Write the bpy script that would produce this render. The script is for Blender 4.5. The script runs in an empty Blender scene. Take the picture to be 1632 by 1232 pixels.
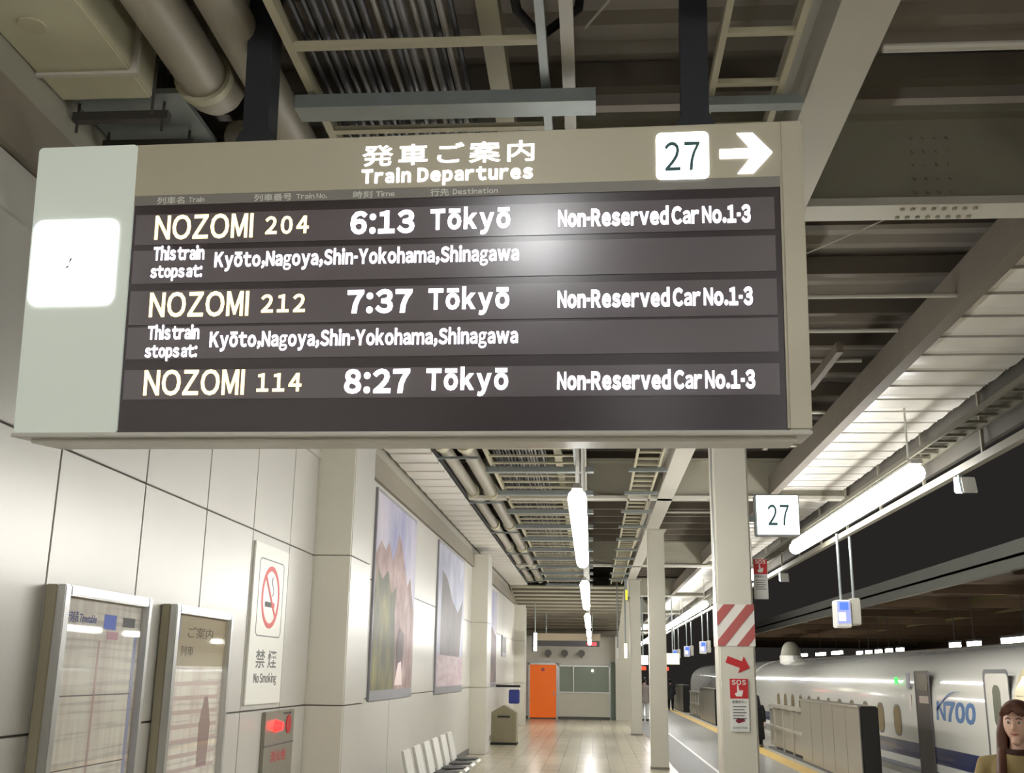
import bpy, bmesh, math, random
from math import sin, cos, pi, radians as R
from mathutils import Vector, Matrix
random.seed(7)
S = bpy.context.scene
C = S.collection
# ------------------------------------------------------------------ camera, world, exposure
cd = bpy.data.cameras.new('camera'); cam = bpy.data.objects.new('camera', cd); C.objects.link(cam)
cr = Vector((0.99732366, 0.07178752, 0.01385858)); cu = Vector((0.00505153, -0.25675522, 0.96646326)); cf = Vector((-0.07293826, 0.96380668, 0.25643069))
cam.matrix_world = Matrix.Translation((0, 0, 1.65)) @ Matrix((cr, cu, -cf)).transposed().to_4x4()
cd.sensor_fit = 'HORIZONTAL'; cd.sensor_width = 36; cd.lens = 36 * 1721.5 / 1632; cd.clip_start = .05; cd.clip_end = 400
S.camera = cam
W = bpy.data.worlds.new('night'); S.world = W; W.use_nodes = True
W.node_tree.nodes['Background'].inputs[0].default_value = (.50, .45, .42, 1)
W.node_tree.nodes['Background'].inputs[1].default_value = .035
S.view_settings.view_transform = 'Standard'; S.view_settings.look = 'None'
S.view_settings.gamma = 1; S.view_settings.use_curve_mapping = False
S.view_settings.exposure = 0.22
LAMP = 44.0          # strength of the platform tubes
# ------------------------------------------------------------------ helpers
def srgb(r, g, b):
    f = lambda c: (c / 255 / 12.92) if c / 255 < .04045 else ((c / 255 + .055) / 1.055) ** 2.4
    return (f(r), f(g), f(b), 1)
_m = {}
def mat(name, col, rough=.5, metal=0., emit=0., ecol=None, noise=0., nscale=4., coat=0., bump=0., bscale=60., stretch=None, spec=.5):
    if name in _m: return _m[name]
    m = bpy.data.materials.new(name); m.use_nodes = True; _m[name] = m
    nt = m.node_tree; b = nt.nodes['Principled BSDF']
    c = srgb(*col)
    b.inputs['Base Color'].default_value = c; b.inputs['Roughness'].default_value = rough; b.inputs['Metallic'].default_value = metal
    b.inputs['Coat Weight'].default_value = coat; b.inputs['Coat Roughness'].default_value = .06
    b.inputs['Specular IOR Level'].default_value = spec
    if emit:
        b.inputs['Emission Color'].default_value = srgb(*(ecol or col)); b.inputs['Emission Strength'].default_value = emit
    if noise or bump:
        tc = nt.nodes.new('ShaderNodeTexCoord'); mp = nt.nodes.new('ShaderNodeMapping'); nt.links.new(tc.outputs['Object'], mp.inputs[0])
        if stretch: mp.inputs['Scale'].default_value = stretch
    if noise:
        n = nt.nodes.new('ShaderNodeTexNoise'); n.inputs['Scale'].default_value = nscale; n.inputs['Detail'].default_value = 5
        nt.links.new(mp.outputs[0], n.inputs['Vector'])
        mx = nt.nodes.new('ShaderNodeMix'); mx.data_type = 'RGBA'
        mx.inputs[6].default_value = tuple(v * (1 - noise) for v in c[:3]) + (1,); mx.inputs[7].default_value = tuple(min(1, v * (1 + noise)) for v in c[:3]) + (1,)
        nt.links.new(n.outputs[0], mx.inputs[0]); nt.links.new(mx.outputs[2], b.inputs['Base Color'])
    if bump:
        n2 = nt.nodes.new('ShaderNodeTexNoise'); n2.inputs['Scale'].default_value = bscale; nt.links.new(mp.outputs[0], n2.inputs['Vector'])
        bp = nt.nodes.new('ShaderNodeBump'); bp.inputs['Strength'].default_value = bump; bp.inputs['Distance'].default_value = .01
        nt.links.new(n2.outputs[0], bp.inputs['Height']); nt.links.new(bp.outputs[0], b.inputs['Normal'])
    return m
def ramp_mat(name, build, rough=.5, coat=0.):
    """procedural picture on a flat print: build(nt, object-coordinate socket) returns a colour socket"""
    if name in _m: return _m[name]
    m = bpy.data.materials.new(name); m.use_nodes = True; _m[name] = m
    nt = m.node_tree; b = nt.nodes['Principled BSDF']; tc = nt.nodes.new('ShaderNodeTexCoord')
    nt.links.new(build(nt, tc.outputs['Object']), b.inputs['Base Color'])
    b.inputs['Roughness'].default_value = rough; b.inputs['Coat Weight'].default_value = coat; b.inputs['Coat Roughness'].default_value = .08
    return m
class MB:
    def __init__(s): s.v = []; s.f = []
    def box(s, x0, x1, y0, y1, z0, z1):
        n = len(s.v)
        s.v += [(x, y, z) for z in (z0, z1) for y in (y0, y1) for x in (x0, x1)]
        s.f += [tuple(n + i for i in q) for q in ((0, 2, 3, 1), (4, 5, 7, 6), (0, 1, 5, 4), (2, 6, 7, 3), (0, 4, 6, 2), (1, 3, 7, 5))]
        return s
    def cyl(s, a, b, r, n=12, r2=None):
        a = Vector(a); b = Vector(b); d = (b - a).normalized()
        u = d.orthogonal().normalized(); w = d.cross(u); k = len(s.v); r2 = r if r2 is None else r2
        for p, q in ((a, r), (b, r2)):
            for i in range(n):
                t = 2 * pi * i / n; s.v.append(tuple(p + u * (q * cos(t)) + w * (q * sin(t))))
        s.f += [(k + i, k + (i + 1) % n, k + n + (i + 1) % n, k + n + i) for i in range(n)]
        s.f += [tuple(k + n - 1 - i for i in range(n)), tuple(k + n + i for i in range(n))]
        return s
    def bar(s, a, b, r, n=4): return s.cyl(a, b, r, n)
    def tube(s, pts, r, n=10):
        pts = [Vector(p) for p in pts]; k = len(s.v); u = None
        for i, p in enumerate(pts):
            d = (pts[min(i + 1, len(pts) - 1)] - pts[max(i - 1, 0)]).normalized()
            u = d.orthogonal().normalized() if u is None else (u - d * u.dot(d)).normalized()
            w = d.cross(u); rr = r[i] if isinstance(r, (list, tuple)) else r
            for j in range(n):
                t = 2 * pi * j / n; s.v.append(tuple(p + u * (rr * cos(t)) + w * (rr * sin(t))))
        for i in range(len(pts) - 1):
            for j in range(n):
                a = k + i * n + j; b = k + i * n + (j + 1) % n
                s.f.append((a, b, b + n, a + n))
        s.f += [tuple(k + n - 1 - i for i in range(n)), tuple(k + (len(pts) - 1) * n + i for i in range(n))]
        return s
    def prism(s, poly, axis, a, b):
        """poly: 2D points; axis 'x': (y,z) extruded in x; 'y': (x,z) extruded in y; 'z': (x,y)"""
        k = len(s.v); n = len(poly)
        for t in (a, b):
            for p, q in poly:
                s.v.append({'x': (t, p, q), 'y': (p, t, q), 'z': (p, q, t)}[axis])
        s.f += [(k + i, k + (i + 1) % n, k + n + (i + 1) % n, k + n + i) for i in range(n)]
        s.f += [tuple(k + n - 1 - i for i in range(n)), tuple(k + n + i for i in range(n))]
        return s
    def grid(s, rows):
        """rows: lists of points of equal length"""
        k = len(s.v); n = len(rows[0])
        for r in rows: s.v += [tuple(p) for p in r]
        for i in range(len(rows) - 1):
            for j in range(n - 1): s.f.append((k + i * n + j, k + i * n + j + 1, k + (i + 1) * n + j + 1, k + (i + 1) * n + j))
        return s
def rrect(x0, x1, y0, y1, r, n=5):
    o = []
    for cx, cy, a in ((x1 - r, y1 - r, 0), (x0 + r, y1 - r, 90), (x0 + r, y0 + r, 180), (x1 - r, y0 + r, 270)):
        for i in range(n + 1):
            t = R(a + 90 * i / n); o.append((cx + r * cos(t), cy + r * sin(t)))
    return o
def tag(o, label=None, cat=None, group=None, kind=None):
    if label: o['label'] = label
    if cat: o['category'] = cat
    if group: o['group'] = group
    if kind: o['kind'] = kind
    return o
def root(name, loc, label, cat, group=None):
    o = bpy.data.objects.new(name, None); C.objects.link(o); o.location = loc; o.empty_display_size = .1
    return tag(o, label, cat, group)
def off(parent):
    p = Vector((0, 0, 0)); q = parent
    while q is not None: p += q.location; q = q.parent
    return p
def obj(name, mb, m, parent=None, world=True, bevel=0, smooth=False, label=None, org=None):
    """link ONE mesh object; mb in world coordinates unless world=False"""
    me = bpy.data.meshes.new(name)
    v = mb.v
    o0 = off(parent) if (parent is not None and world) else Vector((0, 0, 0))
    if parent is None and org is not None: o0 = Vector(org)
    if o0.length: v = [(p[0] - o0.x, p[1] - o0.y, p[2] - o0.z) for p in v]
    me.from_pydata(v, [], mb.f); me.validate()
    bm = bmesh.new(); bm.from_mesh(me); bmesh.ops.recalc_face_normals(bm, faces=bm.faces)
    if bevel: bmesh.ops.bevel(bm, geom=[e for e in bm.edges if e.calc_face_angle(0) > .6], offset=bevel, segments=2, affect='EDGES', clamp_overlap=True)
    bm.to_mesh(me); bm.free()
    if smooth:
        for p in me.polygons: p.use_smooth = True
        try: me.set_sharp_from_angle(angle=R(40))
        except Exception: pass
    me.materials.append(m)
    o = bpy.data.objects.new(name, me); C.objects.link(o)
    if parent is not None: o.parent = parent
    elif org is not None: o.location = org
    if label: o['label'] = label
    return o
def inst(src, parent, d):
    """share a mesh: a copy displaced by d"""
    o = src.copy(); C.objects.link(o); o.parent = parent; o.location = Vector(src.location) + Vector(d); return o
def struct(name, mb, m, **k): return tag(obj(name, mb, m, **k), kind='structure')
def copy_tree(o, parent=None):
    c = o.copy(); C.objects.link(c); c.parent = parent
    for ch in list(o.children): copy_tree(ch, c)
    return c
def text_mb(s, x0, x1, z0, z1, to3d, weight=0., depth=.0012, spacing=1.):
    """outline of a line of writing fitted to a box; to3d(u, v, w) places it"""
    cu_ = bpy.data.curves.new('t', 'FONT'); cu_.body = s; cu_.size = 1; cu_.offset = weight; cu_.extrude = .01; cu_.resolution_u = 3
    cu_.space_character = spacing; cu_.space_word = .6
    ob = bpy.data.objects.new('t', cu_); me = bpy.data.meshes.new_from_object(ob)
    vs = [v.co.copy() for v in me.vertices]; a = min(v.x for v in vs); b = max(v.x for v in vs); c = min(v.y for v in vs); d = max(v.y for v in vs)
    mb = MB()
    for v in vs: mb.v.append(tuple(to3d(x0 + (v.x - a) / (b - a) * (x1 - x0), z0 + (v.y - c) / (d - c) * (z1 - z0), depth * (v.z + .01) / .02)))
    mb.f = [tuple(p.vertices) for p in me.polygons]
    bpy.data.objects.remove(ob); bpy.data.curves.remove(cu_); bpy.data.meshes.remove(me)
    return mb
GL = {}
FW_MAP = {c: chr(ord(c) + 0xFEE0) for c in "ABCDEFGHIJKLMNOPQRSTUVWXYZabcdefghijklmnopqrstuvwxyz0123456789:,.-"}
def glyph(c, weight):
    weight = {'ｇ': min(weight, .012), 'Ｎ': min(weight, .03), 'ａ': min(weight, .03)}.get(c, weight)
    if c == 'Ｍ' and weight > .005:
        t = .10 + weight * 1.2; h = .73 + weight; W_ = .66
        pl = [(0, -weight), (t, -weight), (t, .46), (W_ / 2 - .04, -weight + .04), (W_ / 2 + .04, -weight + .04), (W_ - t, .46), (W_ - t, -weight), (W_, -weight), (W_, h), (W_ - t * 1.15, h), (W_ / 2, .24), (t * 1.15, h), (0, h)]
        n = len(pl); return [(x, y, z) for z in (-.01, .01) for x, y in pl], [tuple(range(n - 1, -1, -1)), tuple(range(n, 2 * n))] + [(i, (i + 1) % n, n + (i + 1) % n, n + i) for i in range(n)]
    if c == '－':
        return [(x, y, z) for z in (-.01, .01) for y in (.30 - weight, .36 + weight) for x in (0, .26)], [(0, 2, 3, 1), (4, 5, 7, 6), (0, 1, 5, 4), (2, 6, 7, 3), (0, 4, 6, 2), (1, 3, 7, 5)]
    if c == 'Ｉ':
        w_ = .045 + weight; h_ = .73 + weight
        return [(x, y, z) for z in (-.01, .01) for y in (-weight, h_) for x in (-w_, w_)], [(0, 2, 3, 1), (4, 5, 7, 6), (0, 1, 5, 4), (2, 6, 7, 3), (0, 4, 6, 2), (1, 3, 7, 5)]
    if (c, weight) not in GL:
        cu_ = bpy.data.curves.new('t', 'FONT'); cu_.body = c; cu_.size = 1; cu_.offset = weight; cu_.extrude = .01; cu_.resolution_u = 3
        ob = bpy.data.objects.new('t', cu_); me = bpy.data.meshes.new_from_object(ob)
        GL[c, weight] = ([tuple(v.co) for v in me.vertices], [tuple(p.vertices) for p in me.polygons])
        bpy.data.objects.remove(ob); bpy.data.curves.remove(cu_); bpy.data.meshes.remove(me)
    return GL[c, weight]
def line_mb(s, x0, x1, z0, z1, to3d, weight=0., gap=.09, word=.22, depth=.002):
    """a line of writing set glyph by glyph: baseline at z0, capitals up to z1"""
    mb = MB(); x = 0.; raw = []
    for ch_ in s:
        if ch_ == ' ': x += word; continue
        mac = ch_ in 'ōŌ'; c = FW_MAP.get('o' if mac else ch_, ch_)
        v, f_ = glyph(c, weight); a = min(p[0] for p in v); b = max(p[0] for p in v)
        n = len(raw); raw += [(p[0] - a + x, p[1], p[2]) for p in v]; mb.f += [tuple(i + n for i in q) for q in f_]
        if mac:
            n = len(raw); w_ = b - a; raw += [(x + w_ * u, y_, z_) for z_ in (-.01, .01) for y_ in (.66 - weight, .73 + weight) for u in (.08, .92)]
            mb.f += [tuple(n + i for i in q) for q in ((0, 2, 3, 1), (4, 5, 7, 6), (0, 1, 5, 4), (2, 6, 7, 3), (0, 4, 6, 2), (1, 3, 7, 5))]
        x += b - a + gap
    W_ = max(p[0] for p in raw); base = min(p[1] for p in glyph('Ｈ', weight)[0]); cap = max(p[1] for p in glyph('Ｈ', weight)[0])
    mb.v = [tuple(to3d(x0 + p[0] / W_ * (x1 - x0), z0 + (p[1] - base) / (cap - base) * (z1 - z0), depth * (p[2] + .01) / .02)) for p in raw]
    return mb
def poly_mb(poly, to3d, depth=.0015):
    mb = MB(); n = len(poly)
    for w in (0, depth):
        for u, v in poly: mb.v.append(tuple(to3d(u, v, w)))
    mb.f = [(i, (i + 1) % n, n + (i + 1) % n, n + i) for i in range(n)] + [tuple(range(n - 1, -1, -1)), tuple(range(n, 2 * n))]
    return mb
def ring_mb(cx, cy, r0, r1, to3d, depth=.0015, n=36):
    mb = MB()
    for w in (0, depth):
        for r in (r0, r1):
            for i in range(n):
                t = 2 * pi * i / n; mb.v.append(tuple(to3d(cx + r * cos(t), cy + r * sin(t), w)))
    for i in range(n):
        j = (i + 1) % n
        mb.f += [(i, j, n + j, n + i), (2 * n + i, 2 * n + j, 3 * n + j, 3 * n + i), (i, j, 2 * n + j, 2 * n + i), (n + i, n + j, 3 * n + j, 3 * n + i)]
    return mb
# ------------------------------------------------------------------ materials
M_panel = mat('enamel_panel', (194, 191, 183), .38, .25, noise=.04, nscale=1.2)
M_joint = mat('panel_joint', (128, 124, 114), .7)
M_brown = mat('brown_fascia', (122, 113, 99), .6, noise=.1)
M_steelpaint = mat('painted_steel', (190, 186, 174), .45, noise=.05)
M_girder = mat('girder_paint', (156, 152, 136), .55, noise=.08)
M_deck = mat('roof_deck', (146, 138, 128), .7, noise=.12, nscale=3)
M_purlin = mat('purlin_paint', (104, 96, 84), .7, noise=.15)
M_column = mat('column_paint', (206, 202, 188), .45, noise=.03)
M_galv = mat('galvanised_steel', (140, 146, 144), .45, .5, noise=.12, nscale=9)
M_alum = mat('aluminium', (200, 200, 198), .28, .85)
M_cream = mat('cream_duct', (186, 182, 154), .55, noise=.08)
M_yrung = mat('yellowed_steel', (178, 172, 146), .5, noise=.08)
M_slate = mat('slate_post', (46, 48, 54), .5, .3)
M_dark = mat('dark_metal', (60, 56, 50), .6)
M_black = mat('black_rubber', (16, 15, 15), .6)
M_pipe = mat('lagged_pipe', (156, 150, 134), .5, noise=.1)
M_tube = mat('lit_tube', (255, 255, 250), .4, emit=LAMP, ecol=(250, 250, 248))
M_tubee = mat('lit_tube_eaves', (255, 255, 250), .4, emit=26, ecol=(250, 250, 248))
M_tubefar = mat('distant_tube', (255, 255, 250), .4, emit=20, ecol=(255, 250, 240))
M_lit = mat('lit_panel', (255, 255, 255), .4, emit=2.2, ecol=(250, 255, 255))
M_soffit = mat('white_soffit', (222, 218, 208), .3, .1)
M_white = mat('white_enamel', (222, 220, 212), .4)
M_ink = mat('black_print', (40, 38, 38), .5)
M_inkg = mat('grey_print', (96, 94, 92), .5)
M_red = mat('red_print', (188, 40, 44), .45)
M_redl = mat('faded_red_tape', (176, 92, 88), .5)
M_teal = mat('teal_print', (70, 108, 112), .5)
# ------------------------------------------------------------------ floor and platform
def floor_tiles(nt, co):
    br = nt.nodes.new('ShaderNodeTexBrick'); br.offset = 0
    br.inputs['Scale'].default_value = 1; br.inputs['Brick Width'].default_value = .3; br.inputs['Row Height'].default_value = .3
    br.inputs['Mortar Size'].default_value = .007
    br.inputs['Color1'].default_value = srgb(190, 180, 158); br.inputs['Color2'].default_value = srgb(180, 171, 150); br.inputs['Mortar'].default_value = srgb(158, 150, 134)
    nt.links.new(co, br.inputs['Vector']); return br.outputs[0]
M_floor = ramp_mat('floor_tile', floor_tiles, .22)
fl = struct('floor', MB().box(-2.75, 1.5, -12, 42.5, -.25, 0), M_floor)
obj('channel_strip', MB().box(1.5, 2.25, -12, 90, -.25, -.004), mat('grey_asphalt', (118, 116, 112), .5, noise=.1), fl)
obj('platform_paving', MB().box(2.25, 3.72, -12, 90, -.25, 0), mat('pale_paving', (196, 194, 186), .2, noise=.08, nscale=2), fl)
tact = mat('tactile_yellow', (214, 178, 96), .55, noise=.08)
obj('tactile_strip', MB().box(3.72, 4.04, -12, 90, -.25, .006), tact, fl, label='yellow tactile paving strip')
obj('platform_edge', MB().box(4.04, 5.6, -12, 90, -.25, 0), mat('edge_concrete', (168, 164, 152), .45, noise=.1), fl)
obj('kerb_strip', MB().box(2.19, 2.25, -12, 90, -.24, .003), M_white, fl)
obj('platform_end_paving', MB().box(-2.75, 1.5, 42.5, 90, -.25, 0), mat('edge_concrete', (168, 164, 152)), fl)
obj('platform_side', MB().box(5.3, 5.55, -12, 90, -1.3, -.25), M_joint, fl)
struct('ground', MB().box(5.3, 30, -12, 120, -1.5, -1.3), mat('ballast', (60, 56, 50), .9, bump=.8, bscale=12, noise=.3, nscale=12))
# ------------------------------------------------------------------ left wall
wl = struct('wall_left', MB().box(-2.85, -2.615, -12, 42.5, 0, 5.2), M_joint)
PAN = {}
def wall_panel(y0, y1, z0, z1, x=-2.59, par=wl, nm='panel', m=M_panel):
    g = .006; key = (round(y1 - y0, 3), round(z1 - z0, 3), x, nm, m.name)
    if key not in PAN:
        PAN[key] = obj(nm, MB().box(x - .035, x, 0, y1 - y0 - 2 * g, 0, z1 - z0 - 2 * g), m, par, bevel=.003); PAN[key].location = (0, y0 + g, z0 + g); return
    o = PAN[key].copy(); C.objects.link(o); o.location = (0, y0 + g, z0 + g)
rows = ((0, 1.345), (1.345, 2.69), (2.69, 3.87))
ys = [5.03 + 1.035 * k for k in range(-9, 6)]
for a, b in zip(ys, ys[1:]):
    if a < 9.8:
        for z0, z1 in rows: wall_panel(a, min(b, 9.992), z0, z1)
def pilaster(y):
    p = obj('pilaster', MB().box(-2.62, -2.27, y, y + .9, 0, 4.15), M_joint, wl)
    for z0, z1 in ((0, 1.345), (1.345, 2.69), (2.69, 4.15)):
        obj('front_panel', MB().box(-2.605, -2.245, y - .03, y, z0 + .005, z1 - .005), M_column, p, bevel=.003)
        obj('side_panel', MB().box(-2.27, -2.24, y, y + .9, z0 + .005, z1 - .005), M_panel, p, bevel=.003)
for y in (10.03, 23.6, 36.9): pilaster(y)
for a, b in ((10.95, 23.6), (24.5, 36.9), (37.8, 42.4)):
    cuts = {10.95: (10.95, 14.2, 20.0, 23.6), 24.5: (24.5, 28.0, 32.3, 36.9), 37.8: (37.8, 42.4)}[a]
    for u, v in zip(cuts, cuts[1:]):
        for z0, z1 in rows: wall_panel(u, v, z0, z1)
obj('top_band', MB().box(-2.62, -2.55, -12, 42.5, 3.87, 4.15), M_brown, wl)
obj('upper_fascia', MB().box(-2.62, -2.60, -12, 42.5, 4.15, 5.2), mat('grey_fascia', (140, 136, 122), .6), wl)
obj('top_moulding', MB().box(-2.62, -2.57, -12, 10.2, 3.6, 3.66), M_panel, wl)
struct('baseboard_left', MB().box(-2.59, -2.575, -12, 42.4, 0, .12), M_inkg)
# ------------------------------------------------------------------ end wall
we = struct('wall_back', MB().box(-2.62, 1.42, 42.5, 42.8, 0, 4.35), mat('end_wall', (214, 211, 200), .4, noise=.03))
YE = 42.5
obj('pier', MB().box(.86, 1.42, 42.1, 42.5, 0, 4.35), M_column, we)
obj('base_band', MB().box(-2.59, .86, 42.47, 42.5, 0, .1), M_inkg, we)
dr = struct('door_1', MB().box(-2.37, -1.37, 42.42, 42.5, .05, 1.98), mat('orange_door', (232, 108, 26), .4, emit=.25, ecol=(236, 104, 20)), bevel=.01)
obj('door_frame', MB().box(-2.43, -2.37, 42.4, 42.5, 0, 2.04).box(-1.37, -1.31, 42.4, 42.5, 0, 2.04).box(-2.43, -1.31, 42.4, 42.5, 1.98, 2.04), M_alum, dr)
obj('door_handle', MB().cyl((-1.46, 42.4, .85), (-1.46, 42.4, 1.0), .02), M_alum, dr)
obj('door_plate', MB().cyl((-1.88, 42.41, 1.80), (-1.88, 42.425, 1.80), .07, 16), M_redl, dr)
wn = struct('window_1', MB().box(-1.26, .62, 42.44, 42.48, 1.0, 1.92), mat('green_glass', (150, 160, 146), .08, spec=.8), bevel=0)
obj('window_frame', MB().box(-1.3, -1.25, 42.4, 42.5, .1, 1.97).box(-.74, -.7, 42.4, 42.5, 1, 1.97).box(.62, .67, 42.4, 42.5, .1, 1.97).box(-1.3, .67, 42.4, 42.5, 1.92, 1.97).box(-1.3, .67, 42.38, 42.5, .95, 1.0), M_alum, wn)
obj('lower_panel', MB().box(-1.25, .62, 42.43, 42.47, .1, .95), M_column, wn)
obj('painted_lamp_reflection', MB().cyl((0, 42.4, 1.78), (0, 42.43, 1.78), .05), mat('reflection_glow', (240, 240, 220), emit=1.5), wn)  # glowing disc painted in as a lamp's reflection in the pane
d2 = struct('door_2', MB().box(.68, .85, 42.42, 42.48, 0, 2.1), mat('green_door', (120, 136, 124), .4))
obj('door_frame', MB().box(.66, .68, 42.4, 42.5, 0, 2.13), M_alum, d2)
# ------------------------------------------------------------------ ceiling: deck, purlins, girders, longitudinal beam
rows_ = []
y = -12.; k = 0
while y < 90:
    z = 5.2 if k % 4 in (0, 1) else 5.26
    rows_.append([(-3.0, y, z), (4.1, y, z)]); y += (.1, .05, .1, .05)[k % 4]; k += 1
ce = struct('ceiling', MB().grid(rows_), M_deck)
obj('deck_top', MB().box(-3.0, 4.1, -12, 90, 5.3, 5.34), M_deck, ce)
src = obj('purlin', MB().box(-2.6, 4.0, 0, .09, 5.02, 5.18), M_purlin, ce)
src.location = (0, -11.2, 0)
for k in range(1, 92):
    o = src.copy(); C.objects.link(o); o.location = (0, -11.2 + 1.06 * k, 0)
def girder(y, par):
    g = obj('girder', MB().box(-2.6, 4.0, y + .09, y + .12, 4.4, 4.95), M_girder, par)
    obj('bottom_flange', MB().box(-2.6, 4.0, y, y + .22, 4.35, 4.4), M_steelpaint, g)
    obj('top_flange', MB().box(-2.6, 4.0, y, y + .22, 4.95, 5.0), M_girder, g)
    b = MB()
    for i in range(4):
        for j in range(5): b.cyl((1.95 + .07 * i, y + .075, 4.47 + .09 * j), (1.95 + .07 * i, y + .09, 4.47 + .09 * j), .012, 6)
    for i in range(8):
        for j in (0, 1): b.cyl((1.85 + .06 * i, y + .05 + .12 * j, 4.335), (1.85 + .06 * i, y + .05 + .12 * j, 4.35), .014, 6)
    obj('bolts', b, M_girder, g)['kind'] = 'stuff'
for y in (-5.0, 6.03, 17.1, 28.2, 39.3, 50.4, 61.5, 72.6): girder(y, ce)
lb = obj('longitudinal_beam', MB().box(1.04, 1.28, -12, 90, 4.35, 4.39).box(1.14, 1.18, -12, 90, 4.39, 4.86).box(1.04, 1.28, -12, 90, 4.86, 4.9), M_steelpaint, ce)
obj('eaves_beam', MB().box(2.80, 2.92, -12, 90, 4.42, 4.72), M_purlin, ce)
for y, z, x0, x1 in ((4.35, 4.35, 1.3, 4.0), (9.3, 4.62, 1.3, 2.7), (10.6, 4.72, 1.3, 2.7), (12.4, 4.62, 1.3, 2.7), (8.05, 4.5, 1.3, 2.9), (14.2, 4.6, 1.3, 2.7), (20.3, 4.6, 1.3, 2.7)):
    obj('conduit', MB().bar((x0, y, z), (x1, y, z), .02, 8), M_steelpaint, ce)
for y in (9.9, 13.1):
    obj('brace', MB().box(2.3, 2.36, y, y + 1.4, 4.6, 4.7), M_purlin, ce)
obj('brace_rod', MB().bar((-.02, 4.66, 4.7), (.42, 4.12, 4.9), .006, 6).bar((1.45, 6.9, 4.4), (2.6, 6.2, 4.7), .005, 6), M_steelpaint, ce)
# lit soffits
def soffit(x0, x1, ya, yb, pitch, z, name):
    s = obj(name, MB().box(x0 - .03, x1 + .03, ya, yb, z + .05, z + .09), M_black, ce)
    n = int((yb - ya) / pitch)
    prof = [(0, 0), (.03, .012), (.12, .004), (pitch / 2, -.004), (pitch - .18, .004), (pitch - .10, .012), (pitch - .07, 0)]
    poly = prof + [(p, .035) for p in (pitch - .07, 0)]
    src = obj('panel', MB().prism([(a, b + z) for a, b in poly], 'x', x0, x1), M_soffit, s, world=False)
    src.location = (0, ya, 0)
    for k in range(1, n): inst(src, s, (0, k * pitch, 0))
soffit(2.97, 3.95, -9, 84, .55, 4.5, 'soffit')
soffit(-2.55, -2.0, 5.2, 40, .62, 4.3, 'soffit')
obj('eaves_board', MB().box(4.0, 4.06, -12, 90, 3.98, 5.2), mat('dark_board', (62, 57, 48), .7), ce)
obj('eaves_rail', MB().box(3.88, 3.96, -12, 90, 3.76, 3.84), mat('rail_paint', (116, 111, 96), .5), ce)
k = MB()
for y in range(-11, 62, 2): k.box(3.93, 3.96, y, y + .04, 3.84, 4.5)
obj('rail_hangers', k, mat('rail_paint', (116, 111, 96)), ce)['kind'] = 'stuff'
cdp = obj('sloping_ceiling', MB().prism([(34.0, 4.26), (42.5, 3.2), (42.5, 4.3), (34.0, 4.3)], 'x', -2.55, 1.0), mat('greenish_board', (150, 146, 126), .7, noise=.1), ce)
for k in range(14):
    y = 34.3 + .6 * k; z = 4.26 - (y - 34) * .1247
    obj('rib', MB().box(-2.5, .98, y, y + .09, z - .06, z), M_purlin, cdp)
obj('dark_beam', MB().box(-2.5, .98, 41.9, 42.4, 3.05, 3.25), M_purlin, ce)
# ------------------------------------------------------------------ columns
def column(x0, y0, label, w=.315, top=4.35):
    c = root('steel_column', (x0 + w / 2, y0 + w / 2, 0), label, 'column', 'square columns along the platform')
    obj('shaft', MB().box(x0, x0 + w, y0, y0 + w, 0, top), M_column, c, bevel=.015)
    obj('base_plate', MB().box(x0 - .01, x0 + w + .01, y0 - .01, y0 + w + .01, 0, .04), M_joint, c)
    obj('cap_plate', MB().box(x0 - .04, x0 + w + .04, y0 - .04, y0 + w + .04, top - .03, top), M_steelpaint, c)
    return c
c1 = column(1.098, 9.8, 'nearest square column with red and white striped tape band and red arrow')
column(1.06, 20.8, 'plain square cream column second from the striped one')
column(1.09, 32.2, 'slim looking square column third along the row, beside a small glowing tag')
column(1.05, 53.5, 'far square column beyond the end room, on the train side')
F1 = lambda y: (lambda u, v, w: (u, y - w, v))       # vertical faces looking back at the camera
f = F1(9.797)
tp = obj('tape_band', MB().box(1.093, 1.418, 9.795, 10.12, 1.905, 2.262), mat('white_tape', (226, 222, 214), .5), c1, label='white tape band with diagonal red stripes')
for k in range(-3, 4):
    # diagonal stripes clipped to the band
    a = 1.055 + .2 * k; pts = [(a, 1.905), (a + .1, 1.905), (a + .1 + .3, 2.262), (a + .3, 2.262)]
    x0, x1 = 1.094, 1.417
    def clip(poly, s, lim):
        o = []
        for i in range(len(poly)):
            p, q = poly[i], poly[(i + 1) % len(poly)]
            ip, iq = s * (p[0] - lim) >= 0, s * (q[0] - lim) >= 0
            if ip: o.append(p)
            if ip != iq:
                t = (lim - p[0]) / (q[0] - p[0]); o.append((lim, p[1] + t * (q[1] - p[1])))
        return o
    pts = clip(clip(pts, 1, x0), -1, x1)
    if len(pts) > 2: obj('stripe', poly_mb(pts, F1(9.794), .002), M_redl, tp)
ar = [(-.105, .03), (.025, .03), (.025, .075), (.105, 0), (.025, -.075), (.025, -.03), (-.105, -.03)]
t = R(-20)
obj('arrow', poly_mb([(1.262 + cos(t) * a - sin(t) * b, 1.757 + sin(t) * a + cos(t) * b) for a, b in ar], f), M_red, c1, label='red arrow sloping down to the right')
dp = obj('corner_guard', MB().cyl((1.092, 9.83, 2.27), (1.092, 9.83, 4.3), .012, 10), M_alum, c1, smooth=True, label='shiny metal strip up the column corner')
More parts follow.
